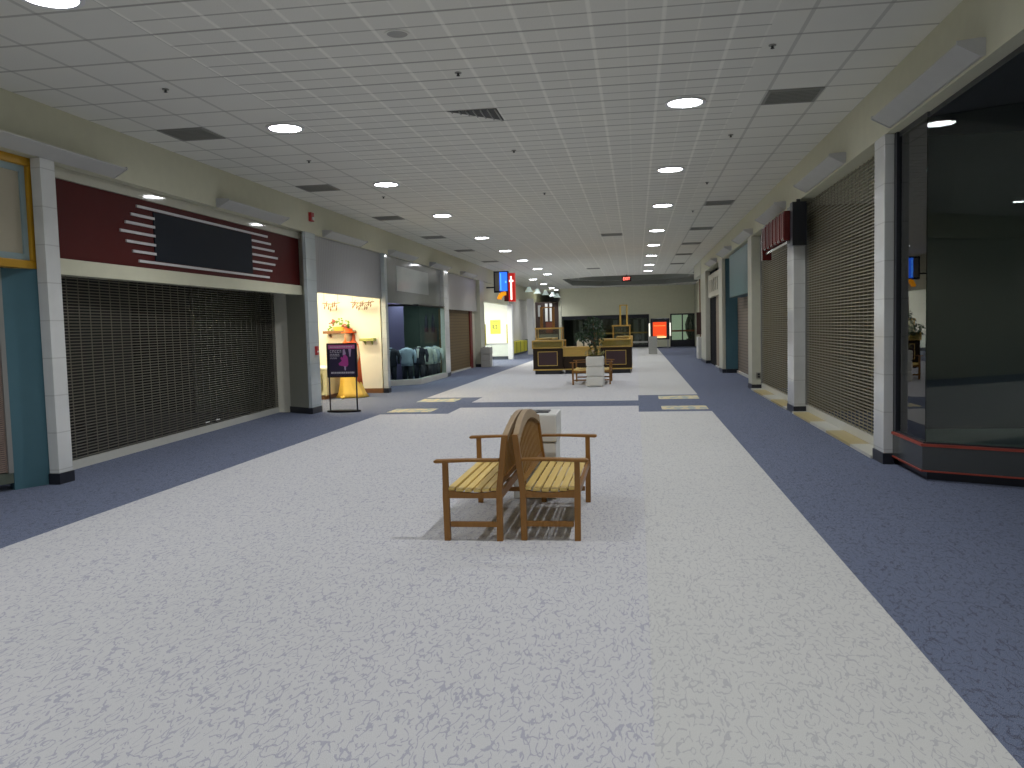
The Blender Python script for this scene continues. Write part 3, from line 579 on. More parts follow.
# ------------------------------------------------------------ further left front
WP = mat('white_wall_panel', (0.62, 0.61, 0.57), .5)
struct('wall_left_far', MB().box(-7.5, -7.15, 42.2, 70, .78, 3.3).box(-8.2, -5.1, 69.9, 70, 0, CZ).box(-10.4, -7.15, 42.12, 42.3, 0, CZ), WP)
struct('wall_left_far_base', MB().box(-7.5, -7.17, 42.2, 70, 0, .78), mat('dim_base', (0.10, 0.12, 0.15), .6))
b = MB()
t = thing('counter_panel', 'yellow panelled low counter front on the far left', 'counter', (-6.9, 47, 0))
part('body', MB().box(-7.15, -6.75, 43.5, 52.0, .12, .76), mat('acid_yellow', (0.65, 0.60, 0.03), .5), t); part('kick_plate', MB().box(-7.15, -6.8, 43.6, 52.0, 0, .12), BLACK, t)
for k in range(5): b.box(-6.752, -6.742, 44.0+k*1.6, 44.15+k*1.6, .12, .76)
part('divider', b, mat('olive_divider', (0.2, 0.19, 0.02), .5), t)
solo('partition_panel', MB().box(-6.2, -5.85, 48.0, 48.6, 0, 3.2), mat('white_partition', (0.68, 0.68, 0.68), .4), 'white partition end standing behind the kiosk left side', 'panel', bevel=.01)
t = thing('shop_display', 'dark display front with white banners behind the kiosk', 'shop front', (-5.3, 52, 0))
part('back_panel', MB().box(-6.2, -4.75, 52.0, 52.2, 0, 3.1), mat('dark_brown_panel', (0.05, 0.03, 0.025), .5), t)
part('white_banner', MB().box(-5.58, -5.42, 51.9, 51.98, 1.9, 3.0), WHITE, t); part('white_banner', MB().box(-5.30, -5.14, 51.9, 51.98, 1.9, 3.0), WHITE, t)
part('pale_banner', MB().box(-6.02, -5.85, 51.9, 51.98, 2.2, 2.9), mat('silvery', (0.35, 0.36, 0.35), .4), t)
part('red_brown_panel', MB().box(-5.55, -5.12, 51.9, 51.98, 1.2, 1.85), mat('red_brown', (0.16, 0.045, 0.02), .5), t)
part('grey_base', MB().box(-6.1, -4.8, 51.85, 51.98, 0.3, 1.1), mat('grey_green', (0.18, 0.19, 0.16), .5), t)
solo('end_column', MB().box(-4.74, -4.58, 51.9, 52.3, 0, 3.15), CREAM2, 'cream column at the right of the dark display front', 'column')
# soffit with small lights, glass bowl lamps
# ------------------------------------------------------------ end wall
EY = 58.0
struct('wall_back', MB().box(-5.3, 4.4, EY, EY+.2, 2.22, CZ+.1).box(.87, 2.28, EY, EY+.2, 0, 2.22).box(4.05, 4.4, EY, EY+.2, 0, 2.22).box(-5.3, -5.2, EY, EY+12, 0, CZ), mat('end_wall_cream', (0.80, 0.79, 0.60), .6))
w = bpy.data.objects.new('window_2', None); COL.objects.link(w); w.location = (-2.2, EY, 0); w['kind'] = 'structure'
part('frame', MB().box(-5.2,.87,EY-.06,EY+.06,2.0,2.24).box(-5.2,.87,EY-.06,EY+.06,0,.18).box(-5.2,-5.1,EY-.06,EY+.06,.18,2.0).box(.75,.87,EY-.06,EY+.06,.18,2.0).box(-3.1,-3.02,EY-.06,EY+.06,.18,2.0).box(-1.1,-1.02,EY-.06,EY+.06,.18,2.0), BLACK, w)
part('glass_pane', MB().box(-5.1,.75,EY-.005,EY+.005,.18,2.0), GLASS, w)
part('yellow_rail', MB().box(-3.0,.75,EY-.08,EY-.02,.95,1.06), mat('brass_rail', (0.22, 0.17, 0.03), .4), w)
part('silver_sill', MB().box(-.6,.75,EY-.3,EY-.06,.3,.42), mat('silver', (0.5, 0.5, 0.48), .4), w)
struct('wall_vestibule', MB().box(-5.2, 4.4, EY+3, EY+3.1, 0, 3).box(-5.2,4.4,EY+.2,EY+3.1,2.6,2.65), mat('vestibule_dark', (0.07, 0.075, 0.06), .7))
b = MB()
for x_, w_ in ((-4.0,.25),(-3.5,.18),(-1.6,.3),(-.9,.2),(-.2,.35),(.35,.2)): b.box(x_, x_+w_, EY+1.6, EY+1.7, .2, 1.9)
solo('curtain_panel', b, mat('pale_drape', (0.24, 0.26, 0.24), .7), 'pale hanging panels seen through the dark end glazing', 'panel')
d = bpy.data.objects.new('door_1', None); COL.objects.link(d); d.location = (3.1, EY, 0); d['kind'] = 'structure'
part('frame', MB().box(2.28,4.05,EY-.06,EY+.06,2.14,2.22).box(2.28,2.38,EY-.06,EY+.06,0,2.14).box(3.95,4.05,EY-.06,EY+.06,0,2.14).box(3.05,3.13,EY-.06,EY+.06,0,2.14).box(2.38,3.95,EY-.05,EY+.05,0,.45), BLACK, d)
part('glass_pane', MB().box(2.38,3.05,EY-.005,EY+.005,.45,2.14).box(3.13,3.95,EY-.005,EY+.005,.45,2.14), GLASS, d)
part('push_bar', MB().box(2.38,3.05,EY-.12,EY-.06,1.0,1.12).box(3.13,3.95,EY-.12,EY-.06,1.0,1.12), BROWN, d)
struct('wall_vestibule_lit', MB().box(2.2, 3.55, EY+1.5, EY+1.6, 0, 2.5), mat('vestibule_glow', (0.70, 0.78, 0.62), .6, emit=(.6, .7, .5), es=.35))  # no lamp here; the wall's lit look is a glow in its material
solo('vestibule_plant', MB().loft([(.5,3.6,EY+1,.05,.05),(1.0,3.6,EY+1,.25,.25),(1.5,3.62,EY+1,.30,.3),(2.0,3.6,EY+1,.12,.12)], 12, .2, 5).loft([(0,3.6,EY+1,.15,.15),(.5,3.6,EY+1,.2,.2)], 12), LEAF, 'green plant seen through the right end door', 'plant')
# red lit display
ry = 55.0
t = thing('lit_display', 'black framed display glowing red with white tubes at sides', 'display', (1.5, ry, 0))
part('cabinet', MB().box(.92, 2.12, ry, ry+.4, .55, 1.92), BLACK, t, bevel=.02)
part('red_screen', MB().box(1.06, 1.92, ry-.02, ry, .72, 1.68), mat('red_screen', (0.5, 0.05, 0.01), .4, emit=(.80, .065, .012), es=.95), t)
part('bright_strip', MB().box(1.28, 1.9, ry-.035, ry-.02, .66, .76), mat('cream_strip', (1, .8, .4), .4, emit=(1, .75, .35), es=1.0), t)
for q in ((1.1, 1.86, 1.42, 1.46), (1.3, 1.8, .80, .84)): part('print', MB().box(q[0], q[1], ry-.035, ry-.02, q[2], q[3]), mat('orange_print', (1, .4, .1), .4, emit=(1, .3, .06), es=.8), t)
for x_ in (.80, 2.12): part('light_tube', MB().box(x_, x_+.08, ry, ry+.06, .78, 1.62), mat('tube_white', (1, .98, .85), .4, emit=(1, .95, .8), es=.95), t)
for x_ in (1.0, 1.98): part('leg', MB().box(x_, x_+.06, ry+.05, ry+.12, 0, .56), mat('leg_grey', (0.4, 0.4, 0.42), .4), t)
# right side beyond the last pillar
t = thing('wall_panel', 'dark brown panel with tall brown posts beyond last right pillar', 'panel', (3.1, 38.5, 0))
part('panel', MB().box(2.72, 3.4, 39.0, 39.15, 1.05, 2.05), mat('panel_brown', (0.05, 0.022, 0.018), .5), t)
for x_ in (2.86, 2.98): part('post', MB().box(x_, x_+.05, 39.15, 39.2, 0, 4.1), BROWN, t)
struct('wall_right_return', MB().box(3.0, 4.0, 39.5, 39.7, 0, CZ).box(2.65, 4.0, 35.4, 39.5, 3.55, CZ), CREAM2)
solo('square_planter', MB().box(2.66, 3.1, 37.6, 38.5, 0, .95), PRE, 'white square planter beyond the last right pillar', 'planter', bevel=.015)
# ------------------------------------------------------------ right shops
t = thing('shop_sign', 'blank teal fascia panel on the right wall', 'sign', (2.8, 23.2, 2.3))
part('face_panel', MB().box(2.74, 2.84, 20.8, 25.55, 2.30, 3.52), TEALR, t); part('return_panel', MB().box(2.84, 3.1, 20.8, 25.5, 2.30, 2.34), TEAL, t)
struct('wall_teal_side', MB().box(2.76, 3.2, 26.86, 26.96, .12, 3.55), TEAL)
struct('baseboard_teal', MB().box(2.76, 3.2, 26.84, 26.97, 0, .12), BLACK)
t = thing('roller_shutter', 'closed grey brown shutter beside the teal wall on the right', 'shutter', (3.15, 23.8, 0))
part('curtain', MB().box(3.12, 3.2, 20.76, 26.86, .08, 3.4), stripe_mat('shutter_slats', (0.22, 0.18, 0.14), (0.13, 0.10, 0.08), 'z', .09, .25), t); part('bottom_bar', MB().box(3.08, 3.2, 20.76, 26.86, 0, .08), RAIL, t)
t = thing('roller_shutter', 'closed beige shutter beyond the slim cream right pillar', 'shutter', (2.85, 29.3, 0))
part('curtain', MB().box(2.84, 2.95, 27.9, 30.9, .05, 2.5), mat('beige_shutter', (0.30, 0.24, 0.17), .6), t); part('bottom_bar', MB().box(2.80, 2.95, 27.9, 30.9, 0, .05), RAIL, t)
solo('black_door_panel', MB().box(2.84, 2.95, 30.9, 33.2, 0, 3.5), mat('matte_black', (0.01, 0.01, 0.012), 0.9, spec=0.1), 'tall black door panel next to the last cream right pillar', 'door panel')
t = thing('shop_sign', 'cream sign box with rough lettering over beige shutter', 'sign', (2.78, 30, 2.5))
part('box', MB().box(2.70, 2.84, 28.2, 32.4, 2.5, 3.32), mat('sign_cream', (0.55, 0.53, 0.42), .5), t)
b = MB()
for k in range(5): b.box(2.685, 2.70, 28.7+k*.72, 29.1+k*.72, 2.68, 3.12)
part('raised_lettering', b, mat('sign_letter_grey', (0.42, 0.40, 0.32), .5), t)
# red sign box
t = thing('blade_sign', 'dark red boxed letter sign hanging in front of right grille', 'sign', (2.6, 15.5, 2.9))
part('bracket_box', MB().box(2.52, 2.74, 14.2, 14.42, 2.80, 3.50), BLACK, t); part('hanger', MB().box(2.60, 2.66, 14.28, 14.34, 3.50, 3.55), BLACK, t)
part('backing', MB().box(2.60, 2.64, 14.42, 16.9, 2.88, 3.42), BLACK, t)
for k in range(6):
    y_ = 14.50+k*.385; part('letter', MB().box(2.43, 2.60, y_, y_+.27, 2.92, 3.40), RED, t, bevel=.015)
    for q in (.03, .18): part('letter_face', MB().box(2.42, 2.43, y_+q, y_+q+.05, 2.96, 3.36), mat('letter_face_pink', (0.20, 0.045, 0.04), .3), t)
part('bottom_raceway', MB().box(2.47, 2.62, 14.42, 16.9, 2.85, 2.89), mat('chrome', (0.5, 0.5, 0.5), .12, .9), t)
part('end_cap', MB().box(2.43, 2.60, 16.85, 17.0, 2.76, 3.36), RED, t)
# ------------------------------------------------------------ corner window, near right
w = bpy.data.objects.new('window_3', None); COL.objects.link(w); w.location = (2.8, 8.6, 0); w['kind'] = 'structure'
G0, G1 = (2.775, 9.58), (2.78, 8.66)
an = math.radians(29); L_ = 4.0; G2 = (G1[0]+L_*math.cos(an), G1[1]-L_*math.sin(an))
part('glass_pane', MB().wallseg(G0, G1, .37, 3.5, .01), GLASS, w); part('glass_pane', MB().wallseg(G1, G2, .37, 3.5, .01), GLASS, w)
nx, ny = math.sin(an), math.cos(an)
def base(z0, z1, off, m, name):
    a = (G0[0]-off, G0[1]); bq = (G1[0]-off, G1[1]-off*.75); c_ = (G2[0]-off*nx, G2[1]-off*ny)
    part(name, MB().prism([a, bq, c_, (G2[0]+.3*nx, G2[1]+.3*ny), (G1[0]+.25, G1[1]+.25), (G0[0]+.25, G0[1])], z0, z1), m, w)
PAN = mat('charcoal_panel', (0.055, 0.06, 0.06), .25)
base(.10, .335, .03, PAN, 'base_panel'); base(.335, .36, .045, REDLINE, 'red_edge_line'); base(.36, .375, .02, BLACK, 'glazing_bead'); base(.085, .10, .04, REDLINE, 'red_edge_line'); base(0, .085, -.03, BLACK, 'toe_kick')
part('display_floor', MB().prism([(2.79,9.57),(2.79,8.68),(G2[0],G2[1]+.02),(G2[0]+1,G2[1]+3),(4.5,9.57)], .375, .385), mat('display_floor_grey', (0.45, 0.48, 0.45), .4), w)
part('jamb', MB().box(2.75, 2.80, 9.5, 9.58, .37, 3.55), BLACK, w)
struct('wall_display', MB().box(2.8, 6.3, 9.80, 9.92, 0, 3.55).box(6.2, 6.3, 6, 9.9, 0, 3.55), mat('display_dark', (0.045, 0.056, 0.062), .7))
struct('trim_6', MB().prism([(2.755,9.57),(2.755,8.6),(G2[0]-.05,G2[1]-.1),(6.3,5.0),(6.3,9.79),(2.81,9.79)][::-1] if 0 else [(2.80,9.57),(2.80,8.4),(2.80,4.0),(6.25,4.0),(6.25,9.57)], 3.50, 3.548), BLACK)
struct('trim_5', MB().wallseg((G1[0],G1[1]), G2, 3.5, 3.56, .05).wallseg(G0, G1, 3.5, 3.56, .05), BLACK)
# ------------------------------------------------------------ ceiling lights and fittings
PR = thing('ceiling_downlight', 'x', 'ceiling light', (0, 0, CZ), 'round ceiling downlights')
part('trim_ring', MB().ring((0,0), .195, .235, CZ-.018, CZ), TRIM, PR, smooth=False); part('lens', MB().cyl((0,0), .198, CZ-.014, CZ-.001, 32), LENS, PR)
ld = bpy.data.lights.new('lamp', 'SPOT'); ld.energy = SPOT_W; ld.color = (0.95, 0.965, 1.0); ld.spot_size = math.radians(142); ld.spot_blend = 1.0; ld.shadow_soft_size = .06
lo = bpy.data.objects.new('lamp', ld); COL.objects.link(lo); lo.parent = PR; lo.location = (0, 0, -.06)
ys = [5.86, 10.1, 14.36, 18.64, 23.57, 27.85, 32.15, 37.05, 41.2]
ords = ['first', 'second', 'third', 'fourth', 'fifth', 'sixth', 'seventh', 'eighth', 'ninth', 'tenth']
first = True
for i, y in enumerate(ys):
    for x, side in ((-4.28, 'left'), (.6, 'right')):
        idx = i+1 if side == 'left' else i
        if side == 'right' and i == 0: lab = 'round downlight of the right row just above the photo edge'
        else: lab = '%s lit round downlight from the camera in the %s row' % (ords[idx-1], side)
        if first: PR.location = (x, y, CZ); PR['label'] = lab; first = False
        else: dup(PR, (x, y, CZ), lab)
for i, y in enumerate((1.6, -2.67, -6.9)):
    for x, side in ((-4.28, 'left'), (.6, 'right')): dup(PR, (x, y, CZ), 'round downlight behind the camera, %s row, number %d back' % (side, i+1))
for i, (x, y) in enumerate(((-5.47,45.3),(-5.48,50.6),(-5.54,56.07),(-5.49,59.3))):
    dup(PR, (x, y, CZ), '%s lit round downlight of the short outer left row behind the blade sign' % ords[i])
for x, y in ((-2.2,47.6),(2.0,47.6),(-2.2,52.8),(2.0,52.8)): dup(PR, (x, y, 4.85), 'added unseen downlight up inside the raised coffer, %s %s' % ('left' if x < 0 else 'right', 'front' if y < 50 else 'rear'), group='added coffer downlights')  # added lamps, hidden by the coffer lip, to brighten end wall and floor
BOWL = mat('frosted_glass', (0.75, 0.85, 0.80), .25, emit=(.8, 1.0, .92), es=.25)
for i, (px_, y) in enumerate(((-5.55,44.0),(-5.4,46.5),(-5.2,48.8),(-5.05,51.5),(-5.0,54.0))):
    t = thing('pendant_lamp', '%s frosted glass pendant lamp behind the blade sign, counted outward' % ords[i], 'lamp', (px_, y, 3.3), 'frosted pendant lamps')
    part('shade', MB().loft([(3.42,px_,y,.23,.23),(3.46,px_,y,.20,.20),(3.56,px_,y,.12,.12),(3.68,px_,y,.09,.09)], 18), BOWL, t, smooth=True)
    part('stem', MB().tube([(px_,y,3.68),(px_,y,CZ)], .012), TRIM, t)
def vent(x, y, label):
    t = thing('ceiling_vent', label, 'air vent', (x, y, CZ), 'dark square ceiling vents')
    h = .30; part('frame', MB().box(x-h,x+h,y-h,y-h+.03,CZ-.012,CZ).box(x-h,x+h,y+h-.03,y+h,CZ-.012,CZ).box(x-h,x-h+.03,y-h+.03,y+h-.03,CZ-.012,CZ).box(x+h-.03,x+h,y-h+.03,y+h-.03,CZ-.012,CZ), VENT, t)
    part('grille_back', MB().box(x-h+.03,x+h-.03,y-h+.03,y+h-.03,CZ-.004,CZ-.001), VENTD, t)
    b = MB()
    for k in range(9): b.box(x-h+.03, x+h-.03, y-h+.05+k*.06, y-h+.075+k*.06, CZ-.011, CZ-.004)
    part('louvre', b, VENT, t); return t
vx, vx2 = TX0+.305*1.0, TX0+12.5*TS
cells = [i for i in range(100)]
def ty(y): return TY0+(round((y-TY0-TS/2)/TS))*TS+TS/2
v0 = vent(vx, ty(10.13), 'nearest dark square vent in the ceiling above maroon sign')
for i, y in enumerate((14.45, 18.4, 23.0, 27.5, 32)): dup(v0, (vx, ty(y), CZ), '%s dark ceiling vent from the camera along the left edge' % ords[i+1])
for i, y in enumerate((10.1, 18.7, 23.4, 27.8, 32.2, 37.0)): dup(v0, (vx2, ty(y), CZ), '%s dark ceiling vent from the camera along the right edge' % ords[i])
for i, (x, y) in enumerate(((-1.2, 24.2), (-2.1, 38.0))): dup(v0, (TX0+round((x-TX0)/TS)*TS+TS/2, ty(y), CZ), 'dark vent in the middle of the ceiling, %s one' % ('nearer' if i == 0 else 'farther'))
x, y = TX0+6.5*TS, ty(10.13); h = .3
t = thing('triangular_vent', 'triangular black louvred vent opening in middle of ceiling', 'air vent', (x, y, CZ))
part('opening', MB().add([(x-h,y-h,CZ-.003),(x+h,y-h,CZ-.003),(x+h,y+h,CZ-.003)], [(0,1,2)]), VENTD, t)
b = MB()
for k in range(7):
    q = -h+.06+k*.085; b.box(q+x, q+x+.012, y-h, y+q, CZ-.02, CZ-.003)
part('louvre', b, mat('louvre_pale', (0.35, 0.35, 0.32), .5), t)
SP = None
for i, (x, y, w_) in enumerate(((-4.78,8.25,'above the pillar by the yellow frame'),(-1.72,8.4,'left of centre near the triangular vent'),(1.29,8.25,'nearest the right wall washer'),(1.32,12.0,'beyond the first right vent'),(-4.78,12.1,'behind the second left downlight'),(-1.71,12.2,'behind the triangular vent'),(-4.74,15.7,'behind the third left downlight'),(1.32,15.9,'beside the second right downlight'),(-1.7,16.2,'in mid ceiling beyond the triangular vent'),(1.32,19.8,'beside the third right downlight'))):
    lab = 'small ceiling sprinkler head, the one '+w_
    if SP is None:
        SP = thing('sprinkler_head', lab, 'sprinkler', (x, y, CZ), 'sprinkler heads')
        part('escutcheon', MB().cyl((x,y), .035, CZ-.008, CZ, 12), VENT, SP); part('nozzle', MB().cyl((x,y), .012, CZ-.03, CZ-.008, 8).cyl((x,y), .018, CZ-.034, CZ-.03, 12), VENTD, SP)
    else: dup(SP, (x, y, CZ), lab)
t = thing('ceiling_speaker', 'faint round speaker grille in the near ceiling', 'speaker', (-2.0, 7.2, CZ)); part('ring', MB().ring((-2.0,7.2), .09, .11, CZ-.008, CZ, 24), MATS['ceiling_tile'], t); part('grille', MB().cyl((-2.0,7.2), .09, CZ-.005, CZ-.001, 24), mat('speaker_grey', (0.36, 0.36, 0.33), .6), t)
# wall washers (unlit white troughs on the fascia)
def washer(x, y0, y1, s, label, z=3.60):
    t = thing('wall_washer', label, 'light trough', (x, (y0+y1)/2, z), 'unlit white troughs along the fascias')
    o = lambda d: x+s*d
    pr = [(o(0), z+.07), (o(0), z-.045), (o(.03), z-.05), (o(.20), z+.045), (o(.20), z+.06), (o(.04), z+.075)]
    if s < 0: pr = pr[::-1]
    part('trough', MB().xprism(pr, y0, y1), WASH, t)
    for yy in (y0-.012, y1): part('end_cap', MB().xprism([(o(0), z+.08), (o(0), z-.05), (o(.03), z-.06), (o(.21), z+.04), (o(.21), z+.07), (o(.04), z+.085)][::1 if s > 0 else -1], yy, yy+.012), WASHE, t)
    return t
WASH = mat('washer_white', (0.52, 0.52, 0.48), .5); WASHE = mat('washer_end', (0.5, 0.5, 0.49), .4)
places = [((7.3,9.6),'above the yellow framed sign'),((12.2,14.45),'above the maroon sign'),((16.6,18.9),'above the ribbed grey panel'),((21.2,23.5),'above the suit shop sign'),((25.6,27.9),'above the last suit mannequins'),((30.2,32.5),'above the brown shutter')]
for (a, b_), w_ in places: washer(LX, a, b_, 1, 'white trough light on the left fascia '+w_)
places = [((7.0,9.35),'above the dark corner window'),((11.3,13.7),'above the nearest tall grille'),((15.6,18.0),'above the red boxed letters'),((19.9,22.3),'above the cream outlet pillar'),((24.2,26.6),'above the teal fascia end'),((28.5,30.9),'above the cream sign box')]
for (a, b_), w_ in places: washer(RX, a, b_, -1, 'white trough light on the right fascia '+w_, 3.62)
# exit sign
t = thing('exit_sign', 'small red glowing EXIT sign hanging near the end', 'sign', (-.46, 43.9, 3.82))
part('housing', MB().box(-.70, -.22, 43.9, 43.98, 3.80, 4.06), mat('exit_dark', (0.05, 0.02, 0.015), .5), t); part('hanger', MB().box(-.48, -.44, 43.93, 43.95, 4.06, CZ), BLACK, t)
text_part('lettering', 'EXIT', .22, Matrix.Translation((-.46, 43.89, 3.93)) @ Matrix.Rotation(PI/2, 4, 'X'), mat('exit_red', (1, .1, .05), .4, emit=(1, .16, .12), es=4.0), t, .005, .8)
# ------------------------------------------------------------ benches
def bench(loc, label, rot=0.0):
    """bench running along Y, seat opens toward -X, origin at the rear leg line, near end"""
    Lb = 1.42; t = thing('garden_bench', label, 'bench', (0, 0, 0), 'wooden slatted benches placed back to back')
    lean = lambda z: max(0, z-.38)*.122
    for y in (0, Lb-.05):
        o = part('front_leg', MB().add([(-.45,y,0),(-.405,y,0),(-.405,y+.045,0),(-.45,y+.045,0),(-.455,y,.34),(-.408,y,.34),(-.408,y+.045,.34),(-.455,y+.045,.34),(-.452,y,.44),(-.412,y,.44),(-.412,y+.045,.44),(-.452,y+.045,.44),(-.452,y,.60),(-.412,y,.60),(-.412,y+.045,.60),(-.452,y+.045,.60)],
            [(0,3,2,1),(12,13,14,15)]+[(k*4+i, k*4+(i+1)%4, k*4+4+(i+1)%4, k*4+4+i) for k in range(3) for i in range(4)]), FRAMEW, t, bevel=.003)
        part('rear_leg', MB().add([(-.05+d,yy,z) for z, d, th in ((0,.002,.045),(.38,.005,.045),(.80,lean(.80)+.005,.045)) for d, yy in ((d,y),(d+th,y),(d+th,y+.045),(d,y+.045))],
            [(0,3,2,1),(8,9,10,11)]+[(k*4+i, k*4+(i+1)%4, k*4+4+(i+1)%4, k*4+4+i) for k in range(2) for i in range(4)]), FRAMEW, t, bevel=.003)
        part('side_stretcher', MB().box(-.40, -.04, y+.008, y+.037, .105, .145), FRAMEW, t, bevel=.003)
        part('side_rail', MB().xprism([(-.41,.325),(-.04,.325),(-.04,.38),(-.13,.366),(-.22,.362),(-.32,.37),(-.41,.385)], y+.006, y+.04), FRAMEW, t)
        part('arm_rest', MB().xprism([(-.515,.598),(-.50,.592),(-.25,.602),(-.02,.602),(-.02,.622),(-.25,.622),(-.50,.616),(-.515,.612)], y-.012, y+.058), FRAMEW, t, bevel=.004)
    part('front_apron', MB().box(-.445, -.42, .045, Lb-.05, .325, .38), FRAMEW, t); part('rear_apron', MB().box(-.035, -.01, .045, Lb-.05, .31, .37), FRAMEW, t)
    part('centre_brace', MB().box(-.42, -.035, Lb/2-.02, Lb/2+.02, .325, .36), FRAMEW, t)
    for k in range(6):
        xc = -.392+k*.0665; zc = .380+.018*((xc+.22)/.2)**2
        part('seat_slat', MB().box(xc-.027, xc+.027, .012, Lb-.016, zc-.011, zc+.011), SEATW, t, bevel=.004)
    # back : bottom rail, arched crest, upright slats, all leaning back
    def lx(z): return -.03+lean(z)
    part('back_rail', MB().add([(lx(z)+d,yy,z) for z in (.42,.47) for d,yy in ((0,.045),(.025,.045),(.025,Lb-.05),(0,Lb-.05))], [(0,3,2,1),(4,5,6,7),(0,1,5,4),(1,2,6,5),(2,3,7,6),(3,0,4,7)]), FRAMEW, t)
    N = 24; vs = []; fs = []
    def top(s): return .775+.138*math.sin(PI*s)**.8
    for i in range(N+1):
        s = i/N; y = .02+s*(Lb-.04); zt = top(s); zb = zt-.06-.015*math.sin(PI*s)
        for z, d in ((zb,-.018),(zb,.026),(zt,.026),(zt,-.018)): vs.append((lx(z)+d, y, z))
    for i in range(N):
        for k in range(4): fs.append((i*4+k, i*4+(k+1)%4, i*4+4+(k+1)%4, i*4+4+k))
    fs += [(3,2,1,0), (N*4, N*4+1, N*4+2, N*4+3)]
    part('crest_rail', MB().add(vs, fs), CRESTW, t, bevel=.004)
    n = 17
    for i in range(n):
        s = (i+.7)/(n+.4); y = .045+s*(Lb-.09); zt = top((y-.02)/(Lb-.04))-.07
        part('back_slat', MB().add([(lx(z)+d,yy,z) for z in (.44,zt) for d,yy in ((.004,y-.014),(.020,y-.014),(.020,y+.014),(.004,y+.014))], [(0,3,2,1),(4,5,6,7),(0,1,5,4),(1,2,6,5),(2,3,7,6),(3,0,4,7)]), BACKW, t)
    t.location = loc; t.rotation_euler = (0, 0, rot); return t
B0 = bench((-1.01, 6.10, 0), 'nearest bench, facing left, of the front back to back pair')
dup(B0, (-.882, 6.15+1.40, 0), 'nearest bench, facing right, of the front back to back pair', PI)
dup(B0, (-1.28, 22.55, 0), 'far bench facing left behind the planter with ficus', 0.0)
dup(B0, (-1.145, 22.55+1.42, 0), 'far bench facing right behind the planter with ficus', PI)
# ------------------------------------------------------------ planter with ficus
t = thing('tiled_planter', 'white square block planter holding a ficus in front of kiosk', 'planter', (-1.08, 22.03, 0))
for i in range(3): part('precast_block', MB().box(-1.31, -.85, 21.80, 22.26, i*.262+.003, (i+1)*.262), PRE, t, bevel=.04)
part('soil', MB().cyl((-1.08,22.03), .19, .786, .80, 16), SOIL, t)
t = thing('ficus_tree', 'leafy dark green ficus tree growing in the white planter', 'plant', (-1.08, 22.03, .80))
b = MB(); b.tube([(-1.08,22.03,.78),(-1.07,22.05,1.1),(-1.10,22.05,1.4),(-1.12,22.05,1.7)], [.03,.024,.018,.01]).tube([(-1.07,22.05,1.1),(-1.25,22.0,1.25),(-1.42,22.0,1.32)], [.018,.013,.007]).tube([(-1.08,22.05,1.2),(-.98,22.1,1.45),(-.93,22.1,1.6)], [.016,.012,.006])
part('trunk', b, BARK, t)
b = MB()
def leaves(b, c, R_, n, s):
    for _ in range(n):
        while True:
            p = Vector((random.uniform(-1,1), random.uniform(-1,1), random.uniform(-1,1)))
            if p.length < 1: break
        q = Vector(c)+Vector((p.x*R_[0], p.y*R_[1], p.z*R_[2])); a = random.uniform(0, 6.28); tl = random.uniform(-1.2, .2)
        d = Vector((math.cos(a)*math.cos(tl), math.sin(a)*math.cos(tl), math.sin(tl))); e = d.cross(Vector((0,0,1))).normalized()
        L2 = s*random.uniform(.7, 1.3); b.add([q, q+d*L2*.5+e*L2*.28, q+d*L2, q+d*L2*.5-e*L2*.28], [(0,1,2,3)])
for c_, R_, n_ in (((-1.13,22.05,1.60),(.27,.3,.26),300), ((-1.38,22.0,1.33),(.24,.24,.16),170), ((-.95,22.1,1.42),(.16,.2,.24),110), ((-1.08,22.05,1.12),(.20,.2,.16),90)): leaves(b, c_, R_, n_, .09)
part('foliage', b, LEAF, t)
b = MB(); leaves(b, (-1.08,22.0,.90), (.25,.24,.12), 130, .10); part('undergrowth', b, mat('yellow_green_leaf', (0.20, 0.19, 0.05), .5, var=.3), t)
# ------------------------------------------------------------ kiosk
ky = 27.75
t = thing('retail_kiosk', 'dark wood kiosk with gold trim, oak counters and two display towers', 'kiosk', (-1.8, ky+1.2, 0))
def block(x0, x1, y0, y1, z1, nm):
    o = part(nm, MB().box(x0, x1, y0, y1, .14, z1), DKWOOD, t, bevel=.008)
    part('gold_base_moulding', MB().box(x0-.012, x1+.012, y0-.012, y1+.012, .13, .17), GOLD, o)
    part('plinth', MB().box(x0+.06, x1-.06, y0+.05, y1-.05, 0, .13), BLACK, o); return o
bl = block(-3.42, -2.42, ky, ky+1.1, .86, 'left_cabinet'); br = block(-1.18, -.16, ky, ky+1.1, .86, 'right_cabinet'); bm = block(-2.42, -1.18, ky+.08, ky+1.0, .60, 'low_cabinet')
bk = block(-3.42, -2.9, ky+1.1, ky+3.2, .86, 'rear_left_cabinet'); bs = block(-.66, -.16, ky+1.1, ky+3.2, .86, 'rear_right_cabinet')
for x0, x1, o in ((-3.24, -2.62, bl), (-1.0, -.36, br)):
    part('plum_panel', MB().box(x0, x1, ky-.012, ky, .30, .74), PURPLE, o)
    part('panel_trim', MB().box(x0-.02,x1+.02,ky-.02,ky,.28,.30).box(x0-.02,x1+.02,ky-.02,ky,.74,.76).box(x0-.02,x0,ky-.02,ky,.30,.74).box(x1,x1+.02,ky-.02,ky,.30,.74), GOLD, o)
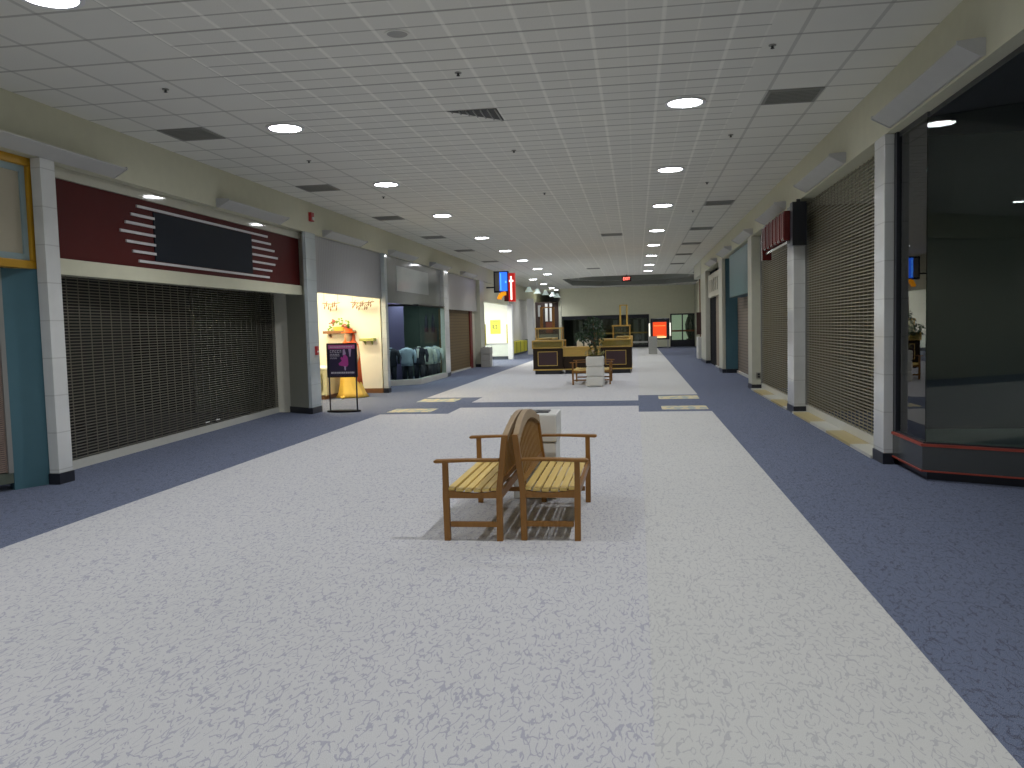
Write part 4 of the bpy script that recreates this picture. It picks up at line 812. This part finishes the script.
def case(x0, x1, y0, y1, z0, z1):
    o = part('showcase', MB().box(x0,x1,y0,y1,z0,z0+.04).box(x0,x1,y0,y1,z1-.05,z1), OAK, t)
    for xx in (x0, x1-.05):
        for yy in (y0, y1-.05): part('corner_post', MB().box(xx, xx+.05, yy, yy+.05, z0+.04, z1-.05), OAK, o)
    part('glass_front', MB().box(x0+.05, x1-.05, y0+.01, y0+.018, z0+.04, z1-.05), GLASSK, o)
    part('case_lining', MB().box(x0+.05, x1-.05, y0+.06, y0+.10, z0+.04, z1-.05), mat('straw_lining', (0.70, 0.55, 0.20), .5), o)
case(-3.45, -2.40, ky-.03, ky+1.12, .86, 1.13); case(-1.22, -.13, ky-.03, ky+1.12, .86, 1.13); part('oak_counter_front', MB().box(-2.42, -1.18, ky+.02, ky+1.0, .58, .84), OAK, t, bevel=.01); part('oak_counter_top', MB().box(-2.43, -1.17, ky-.02, ky+1.02, .84, .89), OAK, t, bevel=.008)
case(-3.45, -2.88, ky+1.12, ky+3.2, .86, 1.18); case(-.68, -.13, ky+1.12, ky+3.2, .86, 1.18)
def tower(x0, x1, y0, y1, z0, z1, zt, polx, nm):
    o = part(nm, MB().box(x0,x1,y0,y1,z1-.05,z1), OAK, t)
    for xx in (x0+.02, x1-.05):
        for yy in (y0+.02, y1-.05): part('shelf_post', MB().box(xx, xx+.03, yy, yy+.03, z0, z1-.05), OAK, o)
    for xx in polx:
        for yy in (y0+.1, y1-.2): part('upper_pole', MB().box(xx, xx+.05, yy, yy+.05, z1, zt), GOLD if nm[0] == 'r' else FRAMEW, o)
    part('upper_crossbar', MB().box(polx[0], polx[-1]+.05, y0+.1, y0+.15, zt-.04, zt), GOLD if nm[0] == 'r' else FRAMEW, o)
    part('glass_sheet', MB().box(x0+.05, x1-.05, y0+.03, y0+.036, z0, z1-.05), GLASSK, o)
tower(-3.38, -2.45, ky+.3, ky+1.0, 1.13, 1.55, 2.25, (-3.2, -2.80), 'left_tower'); tower(-.80, -.18, ky+.3, ky+1.0, 1.13, 1.58, 2.25, (-.55, -.33), 'right_tower')
for x_, w_ in ((-1.98,'left'),(-1.72,'right')):
    solo('white_cup_box', MB().box(x_, x_+.20, ky+.35, ky+.55, .90, 1.12), WHITE, 'small white box on the low kiosk counter, %s one' % w_, 'box', 'white boxes on the kiosk', bevel=.01)
